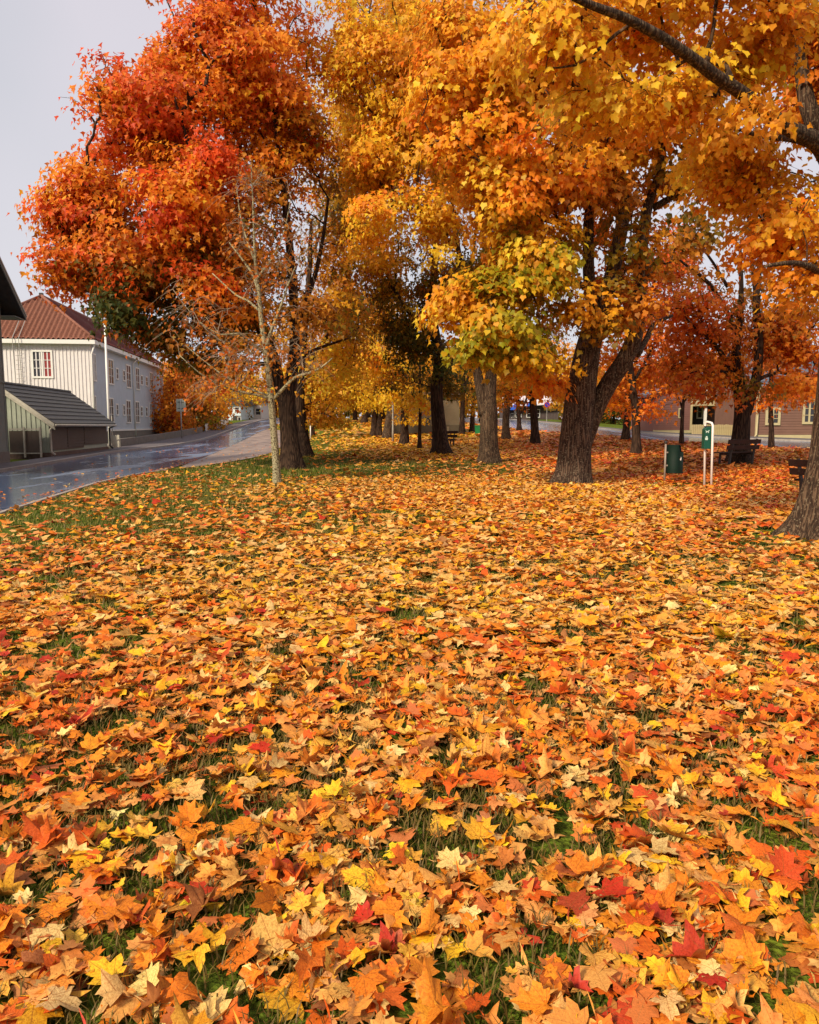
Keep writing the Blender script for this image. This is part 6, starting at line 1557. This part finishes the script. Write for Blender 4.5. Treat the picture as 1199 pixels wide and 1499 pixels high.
# ------------------------------------------------------------------ grass
def grass():
    r = np.random.default_rng(31); Ps = []; Hs = []
    def area(n, y0, y1, h, dens_fn=None):
        y = np.sqrt(r.uniform(y0 ** 2, y1 ** 2, n)); x = r.uniform(-.58, .58, n) * y + r.uniform(-2.2, 2.2, n)
        k = lawn_ok(x, y)
        k &= fbm(x * 1.7, y * 1.7) > .28
        if dens_fn is not None: k &= r.random(n) < dens_fn(x, y)
        x, y = x[k], y[k]; Ps.append(np.column_stack([x, y, Z(x, y) - .005])); Hs.append(np.full(len(x), h) * r.uniform(.5, 1.3, len(x)))
    area(52000, .3, 4.5, .065); area(48000, 4.5, 10, .075); area(80000, 10, 20, .09, lambda x, y: .25 + .75 * (x < -.5)); area(46000, 20, 34, .11, lambda x, y: .3 + .7 * (x < 3))
    P = np.vstack(Ps); H = np.concatenate(Hs); n = len(P)
    a = r.uniform(0, 6.28, n); d = np.column_stack([np.cos(a), np.sin(a), np.zeros(n)]); s = np.column_stack([-d[:, 1], d[:, 0], np.zeros(n)])
    w = (.0017 + .0005 * P[:, 1])[:, None]; ln = H[:, None] * r.uniform(.3, .95, (n, 1)); up = np.array([0, 0, 1.0])
    v0 = P - s * w; v1 = P + s * w; m = P + d * ln * .35 + up * H[:, None] * .62; v2 = m + s * w * .8; v3 = m - s * w * .8; v4 = P + d * ln + up * H[:, None] * .9
    V = np.stack([v0, v1, v2, v3, v4], 1).reshape(-1, 3); o = np.arange(n)[:, None] * 5
    nr_ = P[:, 1] < 9
    F = np.concatenate([o[nr_] + np.array([[0, 1, 2]]), o[nr_] + np.array([[0, 2, 3]]), o[nr_] + np.array([[3, 2, 4]]), o[~nr_] + np.array([[0, 1, 4]])])
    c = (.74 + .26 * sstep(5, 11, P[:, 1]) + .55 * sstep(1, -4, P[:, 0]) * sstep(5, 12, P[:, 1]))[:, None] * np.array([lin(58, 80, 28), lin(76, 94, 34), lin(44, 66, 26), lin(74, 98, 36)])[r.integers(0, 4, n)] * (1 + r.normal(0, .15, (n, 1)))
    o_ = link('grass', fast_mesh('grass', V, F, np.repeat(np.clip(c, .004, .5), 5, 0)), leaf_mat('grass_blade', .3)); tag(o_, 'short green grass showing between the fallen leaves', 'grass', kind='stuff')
grass()

# ------------------------------------------------------------------ fallen leaves
FALL = {'tan': (.20, lin(238, 176, 88)), 'pale': (.10, lin(242, 204, 128)), 'yellow': (.16, lin(248, 184, 36)), 'orange': (.28, lin(242, 142, 34)), 'deep': (.15, lin(226, 100, 28)), 'red': (.07, lin(190, 52, 28)), 'brown': (.03, lin(160, 92, 48))}
def fall_cols(n, r, warm=0.0):
    ks = list(FALL); w = np.array([FALL[k][0] for k in ks]); b = np.array([FALL[k][1] for k in ks])
    w = np.repeat(w[None], n, 0); warm = np.broadcast_to(warm, (n,))[:, None]
    f = np.array([-.6, -.6, -.55, .4, 1.2, .9, .5])[None]
    w = np.clip(w * (1 + f * warm), .005, None); w /= w.sum(1, keepdims=True)
    i = (r.random((n, 1)) > np.cumsum(w, 1)).sum(1).clip(0, len(ks) - 1)
    c = b[i] * (1 + r.normal(0, .12, (n, 1))) * (1 + r.normal(0, .05, (n, 3)))
    j = (r.random((n, 1)) > np.cumsum(w, 1)).sum(1).clip(0, len(ks) - 1); t = r.random((n, 1)) ** 2 * .5
    return np.clip(c * (1 - t) + b[j] * t, .01, .9)
TR = [gp(832, 709), gp(425, 687), gp(445, 669), gp(647, 666), gp(716, 679), gp(1228, 790), gp(1081, 680)]
def cover(x, y):
    """how thickly leaves lie: thick mid and right, thin by the left street, a bare green band under the red maple"""
    d = np.ones_like(x)
    left = np.interp(y, [0, 8, 13, 20, 30, 60], [-8.5, -7.2, -5.2, -5.0, -4.6, -8])
    t = sstep(-.2, 8.6, x - left)
    d *= .11 + .89 * t
    band = sstep(20.5, 23, y) * (1 - sstep(29.5, 31.5, y)) * (1 - sstep(2.6, 5.5, x)) * sstep(-8, -5, x)
    d *= 1 - .78 * band
    clump = fbm(x * .9 + 3, y * .9 + 11)
    d *= np.where(y < 13, .62 + .8 * sstep(.30, .55, clump), .75 + .45 * sstep(.3, .5, clump))
    gapn = fbm(x * 5.5 + 31, y * 5.5 + 5)
    d *= np.where(y < 14, sstep(.31, .43, gapn), 1)
    dp = (np.abs(y - 19.9 - .0 * x) < 1.1) & (x > 6); d *= np.where(dp, .45, 1)
    return d
def fallen():
    r = np.random.default_rng(91); parts_ = []
    def zone(dens, y0, y1, size, warm, side=0.0):
        half = .60
        if side:                                     # the carpet goes on to both sides of the view
            n = int(dens * side * 2 * (y1 - y0)); y = r.uniform(y0, y1, n); u = r.uniform(0, side, n)
            x = (half * np.maximum(y, 0) + .2 + u) * np.where(r.random(n) < .5, -1, 1)
        else:
            n = int(dens * (half * (y1 ** 2 - y0 ** 2) + .4 * (y1 - y0))); y = r.uniform(0, 1, n)
            y = y0 + (y1 - y0) * np.where(r.random(n) < (half * 2 * y0 + .4) / (half * (y0 + y1) + .4), y, np.sqrt(y)); x = r.uniform(-1, 1, n) * (half * y + .2)
        k = lawn_ok(x, y) & (r.random(n) < cover(x, y))
        for i, t in enumerate(TR):
            rr = np.hypot(x - t.x, y - t.y); k &= rr > (.62 if i in (0, 5) else .45)
        t = TR[5]; rr = np.hypot((x - t.x) * .8, (y - t.y) * 1.0); k &= (rr > 1.05) | (r.random(n) < .22)
        x, y = x[k], y[k]; n = len(x)
        flat = .08 + .22 * r.random(n) + .32 * (r.random(n) < .12)
        a = r.uniform(0, 6.28, n)
        nn = np.column_stack([np.cos(a) * flat, np.sin(a) * flat, np.ones(n)]); back = r.random(n) < .38; nn[back] *= -1
        b = r.uniform(0, 6.28, n); tt = np.column_stack([np.cos(b), np.sin(b), np.zeros(n)])
        sc = size * np.clip(r.lognormal(0, .30, n), .45, 1.75)
        dz = .012 + r.random(n) * .045 + .02 * (y / 20)
        P = np.column_stack([x, y, Z(x, y) + dz])
        wm = np.clip(sstep(3, 12, x) * .9 + .9 * sstep(.45, .62, fbm(x * .33 + 5, y * .33)) - .35 - .75 * sstep(4.5, 8, y) * (1 - sstep(20, 24, y)) * (1 - sstep(2.5, 6.5, np.abs(x - .4))) + .9 * sstep(-.4, -2.2, x) * (1 - sstep(3.5, 9, y)) + .6 * sstep(.6, 2, x) * (1 - sstep(3, 6, y)) + .45 * (1 - sstep(3.0, 7.0, y)), -.95, 1.3)
        c = fall_cols(n, r, wm * warm); gold = (r.random(n) < .65 * sstep(29, 33, y) * (1 - sstep(3, 7, x))); c[gold] = np.array(lin(250, 192, 44)) * (1 + r.normal(0, .1, (int(gold.sum()), 1)))  # gold leaf colour stands in for the sunlit band on the far lawn
        return P, rot_frames(nn, tt), sc, c
    m = leaf_mat('fallen_leaf_blade', .12, veins=True, rough=.55); mo = leaf_mat('fallen_leaf_single', .12, veins=True, per_object=True, rough=.55)
    # nearest zone: the 300 that show largest are objects of their own
    P, R, sc, c = zone(540, 1.35, 5.0, .084, 1)
    v = P - np.array([0, 0, CAMZ]); dep = v[:, 1] * CT - v[:, 2] * ST; hx = v[:, 0] / dep; hy = (v[:, 1] * ST + v[:, 2] * CT) / dep
    inn = (np.abs(hx) < .55) & (hy > -.69)
    size = np.where(inn, sc / dep * (1 + 6 * (P[:, 2] - Z(P[:, 0], P[:, 1]))), 0); top = np.argsort(-size)[:300]
    ms = [fast_mesh('fallen_leaf', T, FN, leafpos=T) for T in VAR_N]
    for q in ms: q.materials.append(mo)
    for i in top:
        o = bpy.data.objects.new('fallen_leaf', ms[int(r.integers(0, len(ms)))]); C.objects.link(o); o.parent = LAWN
        M4 = np.eye(4); M4[:3, :3] = R[i] * sc[i]; M4[:3, 3] = P[i]; o.matrix_basis = Matrix(M4.tolist()); o.color = (*c[i], 1)
    k = np.ones(len(P), bool); k[top] = False
    sets = [(P[k], R[k], sc[k], c[k], VAR_N, FN)]
    sets.append((*zone(440, 5.0, 7.4, .093, 1), VAR_M, FM)); sets.append((*zone(390, 7.4, 10.5, .098, 1), VAR_S, FS_))
    sets.append((*zone(220, 10.5, 24, .122, 1), VAR_S, FS_))
    sets.append((*zone(62, 24, 50, .21, 1), [SV], SF))
    sets.append((*zone(16, 50, 100, .34, 1), [DV], DF))
    sets.append((*zone(230, -3, 6, .10, 1, 5.0), VAR_S, FS_)); sets.append((*zone(300, .2, 1.35, .095, 1), VAR_S, FS_))
    sets.append((*zone(110, 6, 24, .14, 1, 5.0), [SV], SF)); sets.append((*zone(50, 24, 50, .22, 1, 5.0), [DV], DF))
    # strays on the street, pavement and lay-by
    n = 330; y = r.uniform(12, 60, n); x = r.uniform(-16, -4, n); kk = ~lawn_ok(x, y) & (x > -.42 * y - 2)
    x, y = x[kk], y[kk]; n = len(x); a = r.uniform(0, 6.28, n)
    Pst = np.column_stack([x, y, Z(x, y) + .045]); Rst = rot_frames(np.column_stack([r.normal(0, .15, n), r.normal(0, .15, n), np.ones(n)]), np.column_stack([np.cos(a), np.sin(a), np.zeros(n)]))
    sets.append((Pst, Rst, np.full(n, .10), fall_cols(n, r, .6), VAR_S, FS_))
    nrs = sorted([(p.y, p.x) for p in NR]); n = 300; y = r.uniform(6, 34, n); x = np.interp(y, [q[0] for q in nrs], [q[1] for q in nrs]) - r.exponential(.35, n) + .1
    a = r.uniform(0, 6.28, n); sets.append((np.column_stack([x, y, Z(x, y) + .035]), rot_frames(np.column_stack([r.normal(0, .15, n), r.normal(0, .15, n), np.ones(n)]), np.column_stack([np.cos(a), np.sin(a), np.zeros(n)])), np.full(n, .09), fall_cols(n, r, .4), VAR_S, FS_))
    Vs, Fs, Cs, Ls = [], [], [], []; off = 0
    for (P, R, sc, c, var, F) in sets:
        V, F2, Co, Lp = scatter(P, R, sc, c, var, F, r); Vs.append(V); Fs.append(F2 + off); Cs.append(Co); Ls.append(Lp); off += len(V)
    o = link('fallen_leaves', fast_mesh('fallen_leaves', np.vstack(Vs), np.vstack(Fs), np.vstack(Cs), np.vstack(Ls)), m)
    tag(o, 'thick carpet of fallen orange and yellow maple leaves over the lawn', 'leaves', kind='stuff')
    LEAFCOUNT['ground'] = (sum(len(s[0]) for s in sets), sum(len(f) for f in Fs))
fallen()
